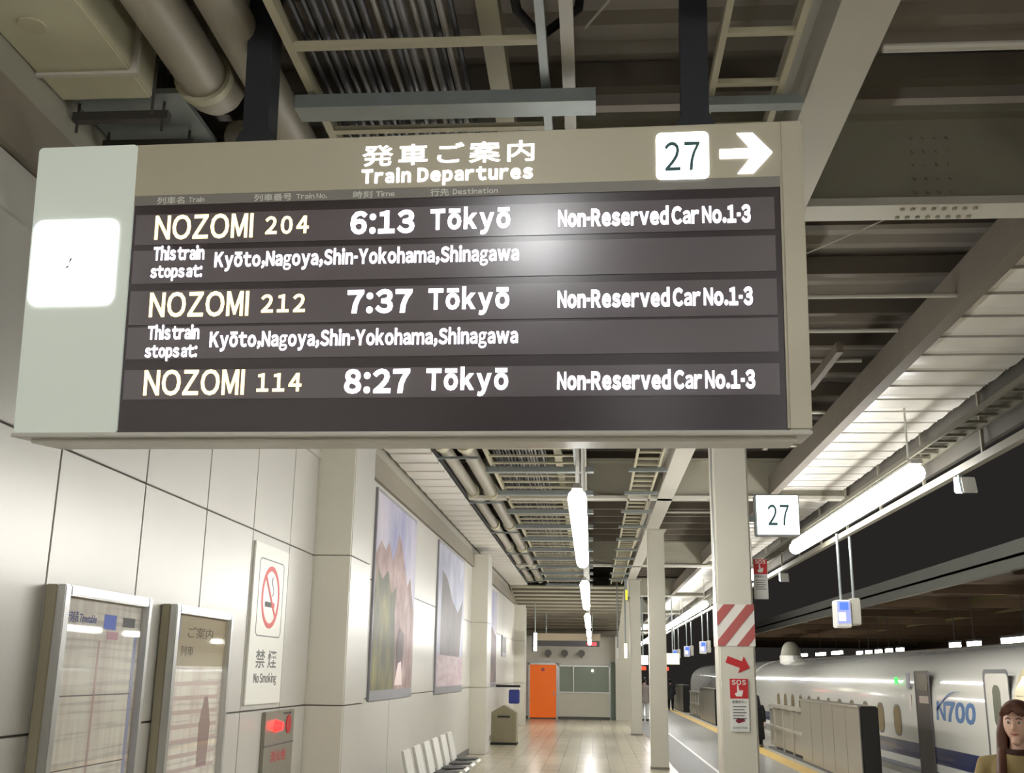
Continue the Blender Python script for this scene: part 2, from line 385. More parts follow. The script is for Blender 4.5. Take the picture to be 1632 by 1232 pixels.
def sos(name, u0, u1, v0, v1, y, label, button=True, parent=None):
    s = root(name, ((u0 + u1) / 2, y, v0), label, 'sign')
    w = u1 - u0; h = v1 - v0; ff = F1(y - .008)
    obj('plate', MB().box(u0, u1, y - .008, y, v0, v1), mat('paper_white', (216, 216, 210), .5), s, bevel=.002)
    r0 = v0 + h * .62
    obj('red_field', poly_mb([(u0 + .003, r0), (u1 - .003, r0), (u1 - .003, v1 - .003), (u0 + .003, v1 - .003)], ff, .001), M_red, s)
    g = F1(y - .0092)
    obj('lettering', line_mb('SOS', u0 + w * .12, u1 - w * .12, v1 - h * .12, v1 - h * .03, g, .03, .1), M_white, s)
    hx = (u0 + u1) / 2; hz = r0 + h * .10
    hand = [(-.14, -.16), (.14, -.16), (.2, .04), (.2, .16), (.13, .17), (.11, .08), (.05, .2), (.02, .09), (-.03, .42), (-.10, .42), (-.10, .05), (-.2, .0), (-.22, -.06)]
    obj('hand_symbol', poly_mb([(hx + a * w, hz + b * w) for a, b in hand], g, .001), M_white, s)
    k = MB()
    obj('lettering', text_mb('非常ボタン', u0 + w * .12, u1 - w * .12, r0 - h * .09, r0 - h * .03, ff, .01, .001), M_ink, s)
    for i in range(5):
        z = r0 - h * (.16 + .055 * i); k.box(u0 + w * .15, u1 - w * (.15 + .1 * (i % 2)), y - .009, y - .008, z, z + h * .018)
    obj('small_print', k, M_inkg, s)
    if button:
        obj('button_picture', poly_mb([(u0 + w * a, v0 + h * b) for a, b in ((.25, .2), (.4, .16), (.78, .2), (.72, .25), (.35, .25))], ff, .001), mat('maroon_print', (120, 20, 50)), s)
        obj('lettering', text_mb('SOS BUTTON', u0 + w * .14, u1 - w * .14, v0 + h * .06, v0 + h * .1, ff, .01, .001), M_inkg, s)
    return s
sos('emergency_sign', 1.178, 1.34, 1.19, 1.633, 9.795, 'red and white emergency label stuck below the red arrow on the column')
sos('emergency_sign', 1.44, 1.565, 2.315, 2.67, 9.9, 'small red and white emergency plate jutting from the striped column side', False)
# illuminated 27 beside the column
s27 = root('platform_number_sign', (1.66, 9.85, 3.05), 'glowing white square sign reading 27 beside the striped column', 'sign')
obj('case', MB().box(1.47, 1.86, 9.81, 9.95, 2.87, 3.24), M_galv, s27, bevel=.01)
obj('lit_face', MB().box(1.48, 1.85, 9.8, 9.81, 2.88, 3.23), M_lit, s27, bevel=.004)
obj('lettering', line_mb('27', 1.575, 1.765, 2.96, 3.145, F1(9.799), .01, .14), M_teal, s27)
obj('bracket', MB().box(1.42, 1.47, 9.85, 9.9, 3.0, 3.05), M_galv, s27)
# ------------------------------------------------------------------ departure board
P0 = Vector((-1.99315717, 4.30006078, 2.61435496))
e1 = Vector((0.99890254, -0.04603198, -0.0086473)); e2 = Vector((0.00463102, -0.08665163, 0.99622791)); nn = Vector((-0.04660765, -0.99517463, -0.08634335))
db = bpy.data.objects.new('departure_board', None); C.objects.link(db)
db.matrix_world = Matrix.Translation(P0) @ Matrix((e1, -nn, e2)).transposed().to_4x4()
tag(db, 'large hanging train departure board with glowing white and orange lettering', 'departure board')
def dbo(name, mb, m, par=db, **k): return obj(name, mb, m, par, world=False, **k)
L = lambda d: (lambda u, v, w: (u, -d - w, v))
M_head = mat('board_header', (200, 194, 172), .42, .1, noise=.04, nscale=2)
M_frame = mat('board_frame', (202, 196, 176), .4, .2)
M_screen = mat('screen_black', (56, 44, 50), .25, spec=1.0)
M_row = mat('led_module', (112, 104, 110), .24, spec=1.0)
dbo('case', MB().box(-.43, 2.84, .03, .30, .02, 1.25), M_galv)
dbo('side_panel', MB().prism(rrect(-.455, .006, -.015, 1.265, .02), 'y', -.002, .04), mat('frosted_panel', (214, 220, 212), .4, emit=.22, ecol=(214, 226, 212)), label='pale frosted panel around a lit white square')
dbo('header', MB().box(.006, 2.76, .0, .03, 1.028, 1.262), M_head)
dbo('caption_strip', MB().box(.006, 2.76, .002, .03, .984, 1.028), mat('caption_strip', (146, 142, 136), .45, .1))
dbo('end_frame', MB().box(2.76, 2.853, -.012, .30, -.015, 1.262), M_frame, bevel=.01)
dbo('top_frame', MB().box(-.44, 2.853, .03, .30, 1.25, 1.275), M_frame)
dbo('bottom_tray', MB().box(-.46, 2.853, -.015, .30, -.03, -.012).box(-.40, 2.80, .04, .28, -.05, -.03), mat('tray_enamel', (216, 214, 206), .4), bevel=.004)
sc = dbo('screen', MB().box(.0, 2.76, .008, .03, -.012, .984), M_screen, label='dark display screen')
for a, b in ((.806, .942), (.632, .780), (.451, .600), (.302, .440), (.129, .255)):
    dbo('display_row', MB().box(.02, 2.735, .003, .012, a, b), M_row, sc)
gl = dbo('lit_square', MB().prism(rrect(-.444, -.052, .54, .926, .045), 'y', -.008, .0), M_lit, label='glowing white rounded square')
dbo('dark_mark', poly_mb([(-.268, .725), (-.252, .75), (-.262, .752)], L(.008)), M_inkg, gl)
dbo('dark_mark', poly_mb([(-.285, .708), (-.262, .722), (-.270, .708)], L(.008)), M_inkg, gl)
M_ledw = mat('led_white', (255, 255, 255), .5, emit=2.6, ecol=(250, 244, 255))
M_ledo = mat('led_amber', (255, 230, 170), .5, emit=1.7, ecol=(255, 230, 172))
M_capt = mat('caption_print', (240, 240, 234), .5)
def led(s, u0, u1, v0, v1, m, w=.02, d=-.003, sp=1.): dbo('lettering', text_mb(s, u0, u1, v0, v1, L(d), w, .002, sp), m)
led('発車ご案内', 1.02, 1.757, 1.128, 1.222, M_ledw, .010, 0, 1.25)
def ledl(s_, u0, u1, v0, v1, m, w=.03, d=-.003, gap=.09, word=.22, par=db): dbo('lettering', line_mb(s_, u0, u1, v0, v1, L(d), w, gap, word), m, par)
ledl('Train Departures', 1.02, 1.752, 1.052, 1.114, M_ledw, .04, 0, .13, .3)
b27 = dbo('number_box', MB().prism(rrect(2.263, 2.478, 1.027, 1.230, .022), 'y', -.004, .0), M_lit, label='glowing white box reading 27')
ledl('27', 2.298, 2.441, 1.064, 1.187, M_teal, .006, .004, .14, .2, b27)
dbo('arrow', poly_mb([(2.522, 1.110), (2.645, 1.110), (2.592, 1.043), (2.655, 1.043), (2.733, 1.130), (2.655, 1.217), (2.592, 1.217), (2.645, 1.150), (2.522, 1.150)], L(0), .004), M_ledw, label='glowing white arrow')
for s_, a, b in (('列車名', .112, .235), ('列車番号', .549, .715), ('時刻', .986, 1.068), ('行先', 1.319, 1.398)):
    led(s_, a, b, .988, 1.020, M_capt, .004, -.002)
for s_, a, b in (('Train', .255, .325), ('Train No.', .735, .872), ('Time', 1.085, 1.165), ('Destination', 1.415, 1.605)):
    ledl(s_, a, b, .993, 1.015, M_capt, .01, -.002)
for (v, train, no, tm) in ((.828, 'NOZOMI', '204', '6:13'), (.484, 'NOZOMI', '212', '7:37'), (.146, 'NOZOMI', '114', '8:27')):
    ledl(train, .110, .550, v, v + .108, M_ledo, .02, -.003, .09)
    ledl(no, .604, .796, v + .012, v + .090, M_ledo, .028, -.003, .2)
    ledl(tm, .978, 1.254, v + .002, v + .102, M_ledw, .042, -.003, .09)
    ledl('Tōkyō', 1.322, 1.660, v + .012, v + .102, M_ledw, .042, -.003, .12)
    ledl('Non-Reserved Car No.1-3', 1.859, 2.640, v + .009, v + .084, M_ledw, .05, -.003, .07, .16)
for v in (.0, -.349):
    ledl('This train', .112, .340, v + .735, v + .795, M_ledw, .038, -.003, .06, .12)
    ledl('stops at:', .104, .335, v + .658, v + .713, M_ledw, .038, -.003, .06, .14)
    ledl('Kyōto,Nagoya,Shin-Yokohama,Shinagawa', .388, 1.697, v + .699, v + .765, M_ledw, .036, -.003, .08)
for s in (.505, 2.43):
    h = dbo('hanger_post', MB().box(s - .058, s + .058, .08, .2, 1.27, 2.55), M_slate)
    dbo('flared_foot', MB().prism([(s - .09, 1.27), (s + .09, 1.27), (s + .058, 1.34), (s - .058, 1.34)], 'y', .06, .22), M_slate, h)
# ------------------------------------------------------------------ suspended services
ct = root('cable_tray', (-.8, 15, 4.4), 'wide yellowed cable tray full of dark cables above the departure board', 'cable tray')
for x in (-1.34, -.21):
    obj('side_rail', MB().box(x - .02, x + .02, -10, 34, 4.35, 4.42), M_yrung if x < -1 else M_galv, ct)
yy = [4.2 - .78 * k for k in range(1, 10)] + [4.2, 4.98, 5.76] + [6.3 + .49 * k for k in range(56)]
rg = obj('rung', MB().box(-1.32, -.23, 0, .045, 4.35, 4.375), M_yrung, ct)
rz = Vector(rg.location)
rg.location = rz + Vector((0, yy[0], 0))
rg0 = rz.copy()
for v in yy[1:]:
    o = rg.copy(); C.objects.link(o); o.location = rg0 + Vector((0, v, 0))
cab = [mat('cable_black', (24, 24, 26), .5), mat('cable_grey', (110, 108, 108), .5), mat('cable_dark', (52, 50, 54), .5), mat('cable_pale', (138, 134, 128), .5)]
for i in range(17):
    x = -1.26 + i * .042; m = cab[(0, 0, 2, 0, 1, 2, 0, 2, 3, 0, 1, 1, 3, 1, 0, 3, 0)[i]]
    obj('cable', MB().tube([(x + random.uniform(-.012, .012), y, 4.40 + random.uniform(0, .02)) for y in range(-10, 36, 3)], random.uniform(.012, .02), 8), m, ct, smooth=True)
ch = obj('cross_channel', MB().box(-1.42, .03, 0, .14, 4.27, 4.34), M_galv, ct); z0 = Vector(ch.location)
ch.location = z0 + Vector((0, .75, 0))
for k in range(-5, 16):
    if k == 0: continue
    o = ch.copy(); C.objects.link(o); o.location = z0 + Vector((0, 4.6 + 1.94 * k, 0))
ch.location = z0 + Vector((0, 4.6, 0))
for x, a, w, m in ((-.46, 4.56, .10, M_yrung), (-.10, 4.42, .06, M_steelpaint)):
    tag(obj('support_joist', MB().box(x - w / 2, x + w / 2, -10, 34, a, a + .12), m, org=(x, 5, a)), 'beige joist running above the cable tray ' + ('centre' if w > .08 else 'edge, beside the galvanised rail'), 'joist')
tag(obj('black_hose', MB().tube([(-.40, 3.4, 5.0), (-.36, 3.9, 4.62), (-.32, 4.2, 4.5), (-.22, 4.35, 4.46), (-.05, 4.5, 4.7), (-.02, 4.6, 5.05)], .022), M_black, smooth=True, org=(-.36, 3.9, 4.62)), 'sagging black hose looped above the cable tray', 'hose')
def ladder(xa, xb, z, ya, yb, pitch, label, ph=0., m=M_yrung):
    l = root('cable_ladder', ((xa + xb) / 2, (ya + yb) / 2, z), label, 'cable ladder')
    for x in (xa, xb): obj('side_rail', MB().box(x - .015, x + .015, ya, yb, z, z + .05), m, l)
    r = obj('rung', MB().box(xa + .015, xb - .015, 0, .035, z + .005, z + .03), m, l); base = Vector(r.location)
    n = int((yb - ya) / pitch); r.location = base + Vector((0, ya + ph, 0))
    for k in range(1, n):
        o = r.copy(); C.objects.link(o); o.location = base + Vector((0, ya + ph + k * pitch, 0))
    return l
l1 = ladder(.585, .905, 4.35, -2.1, 34, .42, 'narrow yellowed cable ladder running beside the row of columns', .0)
ch = obj('cross_channel', MB().box(.5, 1.02, 0, .07, 4.30, 4.345), M_galv, l1); z0 = Vector(ch.location)
for k in range(-3, 15):
    if k == 0: continue
    o = ch.copy(); C.objects.link(o); o.location = z0 + Vector((0, 4.72 + 1.94 * k, 0))
ch.location = z0 + Vector((0, 4.72, 0))
ladder(3.55, 3.80, 4.03, -4, 40, .3, 'cable ladder hung under the eaves on the train side', m=mat('dull_ladder', (88, 84, 70), .6))
du = root('square_duct', (-2.37, 2, 4.35), 'cream boxed duct over the wall, upper corner of the room', 'duct')
obj('casing', MB().box(-2.6, -2.14, -6, 4.62, 4.35, 4.62), M_cream, du, bevel=.01)
for y in (1.4, 2.9, 4.36): obj('joint_strip', MB().box(-2.60, -2.11, y, y + .025, 4.335, 4.64), M_steelpaint, du)
obj('round_plate', MB().cyl((-2.42, 3.98, 4.35), (-2.42, 3.98, 4.342), .06, 20), M_yrung, du)
br = root('duct_bracket', (-2.4, 4.8, 4.3), 'dark hanging bracket bars under the end of the cream duct', 'bracket')
for y, a, b in ((4.72, -2.78 + .19, -2.1), (5.02, -2.57, -2.08)):
    obj('cross_bar', MB().box(a, b, y, y + .05, 4.30, 4.345), M_dark, br)
    for x in (a + .02, b - .03): obj('hanging_rod', MB().bar((x, y + .02, 4.24), (x, y + .02, 4.75), .008, 6), M_dark, br)
gd = root('soffit_infill', (-2.3, 4.9, 4.4), 'grey metal infill panel beyond the end of the cream duct', 'panel')
obj('sheet', MB().box(-2.58, -2.02, 4.66, 5.2, 4.4, 4.43), M_galv, gd)
ra = root('round_duct', (-1.9, 2, 4.46), 'wide round duct ending in an upturned elbow, beside the cream duct', 'duct')
obj('pipe', MB().cyl((-1.9, -6, 4.47), (-1.9, 4.7, 4.47), .12, 24), M_pipe, ra, smooth=True)
obj('elbow', MB().tube([(-1.9, 4.68, 4.47)] + [(-1.9, 4.7 + .2 * sin(R(a)), 4.67 - .2 * cos(R(a))) for a in range(0, 91, 15)] + [(-1.9, 4.9, 5.1)], .128, 24), M_pipe, ra, smooth=True)
obj('flange', MB().cyl((-1.9, 4.62, 4.47), (-1.9, 4.67, 4.47), .142, 24), M_cream, ra, smooth=True)
obj('hanging_rod', MB().bar((-2.08, 4.5, 4.2), (-2.08, 4.5, 5.1), .007, 6), M_dark, ra)
rb = root('round_duct', (-1.59, 15, 4.46), 'long round pipe running the whole corridor next to the cable tray', 'pipe')
obj('pipe', MB().cyl((-1.6, -6, 4.46), (-1.6, 34.5, 4.46), .10, 20), M_pipe, rb, smooth=True)
rc = root('round_duct', (-1.88, 20, 4.46), 'second slimmer corridor pipe between wall soffit and long pipe', 'pipe')
obj('pipe', MB().cyl((-1.9, 5.2, 4.46), (-1.9, 34.5, 4.46), .085, 20), M_pipe, rc, smooth=True)
for y in (9.2, 13.2, 17.0, 20.9, 24.8, 28.7, 32.6):
    obj('collar', MB().cyl((-1.6, y, 4.46), (-1.6, y + .22, 4.46), .125, 20), M_cream, rb, smooth=True)
    obj('collar', MB().cyl((-1.9, y, 4.46), (-1.9, y + .22, 4.46), .11, 20), M_cream, rc, smooth=True)
    obj('hanger', MB().box(-2.02, -1.46, y + .5, y + .54, 4.33, 4.36), M_galv, rb)
# ------------------------------------------------------------------ lamps
def lamp(x, y0, y1, z, label, group, top, w=.055, nr=2, m=M_tube):
    l = root('tube_lamp', (x, (y0 + y1) / 2, z), label, 'lamp', group)
    obj('housing', MB().prism([(x - .06, z + .07), (x + .06, z + .07), (x + .04, z + .11), (x - .04, z + .11)] if w > .07 else [(x - .03, z + .055), (x + .03, z + .055), (x + .02, z + .085), (x - .02, z + .085)], 'y', y0, y1), M_white, l)
    pr = [(x + w * cos(R(30 * i)), z - .03 + w * sin(R(30 * i))) for i in range(12)] if w > .07 else [(x + w * cos(R(30 * i)), z + .0 + w * sin(R(30 * i))) for i in range(12)] if True else [(x + w * cos(t_), z + .03 + w * .75 * sin(t_)) for t_ in [R(180 + 180 * i / 8) for i in range(9)]]
    obj('tube_cover', MB().prism(pr, 'y', y0 + .02, y1 - .02), m, l, label='glowing white cover')
    for y in (y0 + .25, y1 - .25): obj('pendant_rod', MB().cyl((x, y, z + .07), (x, y, top), .012, 8), M_white, l)
    return l
G1 = 'tube lamps down the middle of the corridor'
names = ['long glowing tube lamp just below the departure board', 'second glowing tube lamp down the corridor', 'third small glowing tube lamp down the corridor', 'fourth tiny tube lamp far down the corridor', 'last tube lamp before the end wall']
for k, (a, b) in enumerate(((6.3, 10.1), (12.75, 16.9), (19.9, 24.4), (27.0, 30.0), (33.5, 37.5))): lamp(-.085, a, b, 2.65, names[k], G1, 5.2)
for x, a, lb_ in ((-.085, -5.6, 'corridor tube lamp close behind the viewer'), (-.085, -11.4, 'corridor tube lamp farther behind the viewer'), (2.0, -3.5, 'unseen tube lamp added as fill light beside the viewer')): lamp(x, a, a + 4.3, 3.2, lb_, G1, 5.2, m=M_tubee)  # the lamp on the train side is an added, unseen fill light
G2 = 'tube lamps along the train side'
for k, (a, b) in enumerate(((11.46, 18.5), (23.3, 30.2), (33.5, 42.2), (43.2, 54), (57, 80), (-7.5, -.5))):
    lamp(3.4, a, b, 3.77, ['brightest long tube lamp hanging under the eaves over the platform edge', 'tube lamp mostly hidden behind the striped column', 'far tube lamp seen just left of the striped column', 'farther tube lamp between the two nearest columns', 'most distant tube lamp on the train side', 'tube lamp under the eaves behind the viewer'][k], G2, 4.5, .10, m=M_tubee)
hl = root('flood_lamp', (-.68, .95, 4.12), 'round floodlight hung from the roof just above the viewer', 'lamp')
obj('housing', MB().cyl((-.68, .95, 4.2), (-.68, .95, 4.34), .16, 20, .08), M_white, hl, smooth=True)
obj('lit_globe', MB().cyl((-.68, .95, 4.06), (-.68, .95, 4.2), .10, 20, .15), mat('flood_glow', (255, 255, 255), emit=80), hl, smooth=True)
obj('pendant_rod', MB().cyl((-.68, .95, 4.34), (-.68, .95, 5.2), .012, 8), M_white, hl)
# ------------------------------------------------------------------ posters on the left wall
def tri_noise(nt, co, scale, st=(1, 1, 1)):
    mp = nt.nodes.new('ShaderNodeMapping'); mp.inputs['Scale'].default_value = st; nt.links.new(co, mp.inputs[0])
    n = nt.nodes.new('ShaderNodeTexNoise'); n.inputs['Scale'].default_value = scale; n.inputs['Detail'].default_value = 6; nt.links.new(mp.outputs[0], n.inputs['Vector']); return n.outputs[0]
def ramp(nt, fac, stops):
    r = nt.nodes.new('ShaderNodeValToRGB'); e = r.color_ramp.elements
    while len(e) > len(stops): e.remove(e[-1])
    while len(e) < len(stops): e.new(.5)
    for q, (p, c) in zip(e, stops): q.position = p; q.color = srgb(*c)
    nt.links.new(fac, r.inputs[0]); return r.outputs[0]
def print_mat(name, scale, stops, st=(1, 1, 1)):
    return ramp_mat(name, lambda nt, co: ramp(nt, tri_noise(nt, co, scale, st), stops), .5, .0)
XW = -2.59
FW = lambda x: (lambda u, v, w: (x + w, u, v))       # faces of the left wall: u runs along the corridor
def poster(y0, y1, z0, z1, label, layers):
    p = root('wall_poster', (XW, (y0 + y1) / 2, z0), label, 'poster', 'tall posters on the left wall')
    obj('frame', MB().box(XW, XW + .03, y0, y1, z0, z1), mat('poster_frame', (150, 150, 156), .35, .5), p, bevel=.005)
    for k, (nm, poly, m) in enumerate(layers):
        pts = [(y0 + .04 + (y1 - y0 - .08) * a, z0 + .12 + (z1 - z0 - .16) * b) for a, b in poly]
        obj(nm, poly_mb(pts, FW(XW + .03 + .0012 * k), .001), m, p)
sky1 = print_mat('poster_sky', 1.4, ((.3, (126, 126, 158)), (.5, (164, 160, 176)), (.7, (188, 180, 188))), (1, 1, .5))
pink = print_mat('poster_pink', 2.2, ((.3, (104, 82, 80)), (.5, (140, 114, 110)), (.7, (164, 144, 140))))
moss = print_mat('poster_green', 2.5, ((.3, (48, 50, 38)), (.52, (84, 80, 52)), (.7, (120, 116, 58))), (1, 1, .6))
dusk = print_mat('poster_dusk', 2.5, ((.3, (60, 54, 58)), (.6, (104, 82, 84)), (.8, (130, 110, 108))))
full = [(0, 0), (1, 0), (1, 1), (0, 1)]
poster(12.75, 15.75, 1.31, 3.80, 'tall wall poster with pinkish peaks and green foliage under violet sky, by the first pilaster', [
    ('sky_print', full, sky1),
    ('peak_print', [(0, 0), (1, 0), (1, .45), (.93, .52), (.86, .64), (.78, .58), (.7, .68), (.6, .80), (.52, .86), (.45, .74), (.38, .68), (.28, .78), (.2, .72), (.1, .76), (0, .68)], pink),
    ('foliage_print', [(0, 0), (.5, 0), (.52, .2), (.47, .4), (.5, .56), (.38, .5), (.28, .62), (.15, .56), (.05, .62), (0, .5)], moss),
    ('figure_print', [(.55, .1), (.72, .1), (.74, .3), (.62, .34), (.55, .25)], dusk),
    ('pale_print', [(.52, .02), (.72, .02), (.68, .15), (.6, .14)], mat('poster_pale', (216, 196, 192), .4))])
poster(18.15, 21.9, 1.29, 3.82, 'tall wall poster of dark slope above a pink caption, beside the second pilaster', [
    ('sky_print', full, print_mat('poster_sky_pale', 1.2, ((.3, (140, 142, 166)), (.6, (184, 184, 198))))),
    ('slope_print', [(.1, .22), (.85, .22), (.9, .5), (.95, .68), (.75, .56), (.5, .64), (.3, .78), (.12, .82)], print_mat('poster_slope', 1.5, ((.3, (84, 82, 84)), (.6, (116, 104, 104))))),
    ('caption_print', [(0, 0), (1, 0), (1, .22), (0, .22)], print_mat('poster_caption', 3, ((.4, (176, 152, 160)), (.6, (192, 176, 178))), (1, .6, 3)))])
poster(26.6, 29.6, 1.30, 3.75, 'tall wall poster in violet and red brown, third along the corridor', [
    ('sky_print', full, sky1), ('lower_print', [(0, 0), (1, 0), (1, .5), (.5, .6), (0, .55)], dusk)])
poster(31.6, 33.0, 2.1, 2.7, 'small grey notice board on the wall beyond the third poster', [('sheet_print', full, M_inkg)])
tag(obj('wall_sign', MB().box(-2.27, -2.25, 37.0, 37.6, 2.35, 3.05), mat('sign_grey', (96, 98, 100), .5), org=(-2.26, 37.3, 2.35)), 'narrow dark grey sign on the farthest pilaster', 'sign')
# ------------------------------------------------------------------ information boards
def paper(nt, co):
    n = tri_noise(nt, co, 5, (1, .15, 6)); n2 = tri_noise(nt, co, 4, (1, 3, .4))
    a = ramp(nt, n, ((.38, (214, 210, 202)), (.46, (236, 232, 222)), (.62, (242, 238, 228))))
    b = ramp(nt, n2, ((.3, (232, 222, 218)), (.6, (255, 255, 250))))
    m = nt.nodes.new('ShaderNodeMix'); m.data_type = 'RGBA'; m.blend_type = 'MULTIPLY'; m.inputs[0].default_value = 1
    nt.links.new(a, m.inputs[6]); nt.links.new(b, m.inputs[7]); return m.outputs[2]
M_paper = ramp_mat('timetable_paper', paper, .5)
gm = bpy.data.materials.new('clear_acrylic'); gm.use_nodes = True
nt = gm.node_tree; nt.nodes.clear(); o_ = nt.nodes.new('ShaderNodeOutputMaterial'); mx = nt.nodes.new('ShaderNodeMixShader'); fr0 = nt.nodes.new('ShaderNodeLayerWeight'); fr0.inputs[0].default_value = .5; fr1 = nt.nodes.new('ShaderNodeMath'); fr1.operation = 'POWER'; fr1.inputs[1].default_value = 4; nt.links.new(fr0.outputs['Facing'], fr1.inputs[0]); fr = nt.nodes.new('ShaderNodeMath'); fr.operation = 'MULTIPLY_ADD'; fr.inputs[1].default_value = .5; fr.inputs[2].default_value = .03; nt.links.new(fr1.outputs[0], fr.inputs[0])
tr = nt.nodes.new('ShaderNodeBsdfTransparent'); g_ = nt.nodes.new('ShaderNodeBsdfGlossy'); g_.inputs['Roughness'].default_value = .03
nt.links.new(fr.outputs[0], mx.inputs[0]); nt.links.new(tr.outputs[0], mx.inputs[1]); nt.links.new(g_.outputs[0], mx.inputs[2]); nt.links.new(mx.outputs[0], o_.inputs[0])
def info_board(y0, y1, zt, label, head):
    b = root('information_board', (-2.54, (y0 + y1) / 2, .62), label, 'information board')
    zb = .62
    obj('backing', MB().box(-2.585, -2.53, y0, y1, zb, zt), mat('board_side', (168, 160, 138), .5, .2), b, bevel=.004)
    fr_ = MB().box(-2.53, -2.485, y0, y0 + .06, zb, zt).box(-2.53, -2.485, y1 - .05, y1, zb, zt).box(-2.53, -2.485, y0 + .06, y1 - .05, zt - .05, zt).box(-2.53, -2.485, y0 + .06, y1 - .05, zb, zb + .06)
    obj('frame', fr_, M_alum, b, bevel=.006)
    obj('poster_sheet', MB().box(-2.53, -2.522, y0 + .06, y1 - .05, zb + .06, zt - .05), M_paper, b)
    w = y1 - y0
    if head == 'blue':
        blu = mat('blue_print', (70, 84, 150), .5)
        obj('lettering', text_mb('時刻表 Timetable', y0 + .1, y0 + .1 + w * .32, zt - .17, zt - .115, FW(-2.522), .01, .001), blu, b)
        obj('line_badge', poly_mb([(y0 + w * .50, zt - .19), (y0 + w * .64, zt - .19), (y0 + w * .64, zt - .115), (y0 + w * .50, zt - .115)], FW(-2.522), .001), mat('bright_blue', (90, 120, 220), .5), b)
        obj('line_badge', poly_mb([(y0 + w * .72, zt - .17), (y0 + w * .87, zt - .17), (y0 + w * .87, zt - .12), (y0 + w * .72, zt - .12)], FW(-2.522), .001), M_inkg, b)
        obj('line_badge', poly_mb([(y0 + w * .55, zt - .24), (y0 + w * .68, zt - .24), (y0 + w * .68, zt - .20), (y0 + w * .55, zt - .20)], FW(-2.522), .001), mat('pink_print', (220, 170, 180), .5), b)
        k = MB()
        for z in (zt - .52, zt - .86, zt - 1.02): k.box(-2.522, -2.521, y0 + .1, y1 - .12, z, z + .006)
        obj('fold_lines', k, M_inkg, b)
        obj('border_strip', MB().box(-2.522, -2.521, y1 - .13, y1 - .09, zb + .1, zt - .2).box(-2.522, -2.521, y0 + .08, y0 + .11, zb + .1, zt - .2), mat('lilac_print', (160, 164, 196), .5), b)
        obj('center_strip', MB().box(-2.522, -2.521, y0 + w * .46, y0 + w * .48, zb + .1, zt - .25), mat('faint_red', (206, 176, 170), .5), b)
    else:
        obj('heading_field', MB().box(-2.522, -2.5205, y0 + .06, y1 - .05, zt - .36, zt - .05), mat('tan_print', (172, 158, 126), .5), b)
        obj('badge', MB().box(-2.5205, -2.5195, y0 + .09, y0 + .16, zt - .2, zt - .08), mat('badge_blue', (120, 136, 180), .5), b)
        obj('lettering', text_mb('ご案内', y0 + .3, y1 - .3, zt - .19, zt - .12, FW(-2.5205), .006, .001), mat('brown_print', (96, 82, 60), .5), b)
        obj('lettering', text_mb('列車', y0 + .2, y0 + .42, zt - .3, zt - .24, FW(-2.5205), .006, .001), mat('brown_print', (96, 82, 60), .5), b)
        k = MB()
        for i in range(11): k.box(-2.522, -2.521, y0 + .1, y1 - .1, zt - .48 - .085 * i, zt - .455 - .085 * i)
        obj('row_bands', k, mat('row_pink', (206, 184, 176), .5), b)
        obj('figure_print', poly_mb([(y1 - .42, zt - .98), (y1 - .24, zt - .98), (y1 - .22, zt - .72), (y1 - .30, zt - .55), (y1 - .36, zt - .55), (y1 - .43, zt - .72)], FW(-2.521), .001), mat('taupe_print', (160, 134, 128), .5), b)
    pn = obj('cover_pane', MB().box(-2.506, -2.503, y0 + .06, y1 - .05, zb + .06, zt - .05), gm, b, label='clear glossy cover')
    return b
info_board(5.03, 6.08, 2.03, 'aluminium framed timetable board with blue heading, the larger of two', 'blue')
info_board(6.46, 7.52, 2.025, 'aluminium framed notice board with tan heading between timetable and no smoking sign', 'tan')
# ------------------------------------------------------------------ no smoking sign
ns = root('no_smoking_sign', (XW, 8.64, 1.39), 'white no smoking sign with red barred circle on the wall', 'sign')
obj('plate', MB().box(XW, XW + .02, 8.17, 9.10, 1.39, 2.61), mat('sign_white', (224, 222, 212), .4), ns, bevel=.004)
q = FW(XW + .02)
def outline(poly, w):
    mb = MB(); n = len(poly); cx = sum(p[0] for p in poly) / n; cy = sum(p[1] for p in poly) / n
    inn = []
    for i in range(n):
        a, b, c = Vector(poly[i - 1]), Vector(poly[i]), Vector(poly[(i + 1) % n]); d = (c - a).normalized(); inn.append(b + Vector((-d.y, d.x)) * w)
    for ww in (0, .0015):
        for ring in (poly, inn):
            for p in ring: mb.v.append(q(p[0], p[1], ww))
    for i in range(n):
        j = (i + 1) % n; mb.f += [(2 * n + i, 2 * n + j, 3 * n + j, 3 * n + i), (i, j, 2 * n + j, 2 * n + i), (n + i, n + j, 3 * n + j, 3 * n + i)]
    return mb
obj('outline', outline(rrect(8.30, 8.98, 1.90, 2.50, .05), .008), M_inkg, ns)
rd = mat('ring_red', (206, 84, 80), .5)
obj('red_ring', ring_mb(8.64, 2.21, .205, .245, q), rd, ns)
c45 = cos(R(45))
obj('red_bar', poly_mb([(8.64 + a * c45 - b * c45, 2.21 - a * c45 - b * c45) for a, b in ((-.21, -.016), (.21, -.016), (.21, .016), (-.21, .016))], FW(XW + .0215)), rd, ns)
obj('cigarette', poly_mb([(8.50, 2.13), (8.66, 2.13), (8.66, 2.17), (8.50, 2.17)], q), M_ink, ns)
obj('cigarette_tip', poly_mb([(8.67, 2.13), (8.76, 2.13), (8.76, 2.17), (8.67, 2.17)], q), rd, ns)
sm = MB()
for i in range(6): 
    a = poly_mb([(8.68 + .03 * sin(i) + .0, 2.22 + .025 * i), (8.695 + .03 * sin(i), 2.22 + .025 * i), (8.695 + .03 * sin(i + 1), 2.245 + .025 * i), (8.68 + .03 * sin(i + 1), 2.245 + .025 * i)], q); n = len(sm.v); sm.v += a.v; sm.f += [tuple(x + n for x in ff) for ff in a.f]
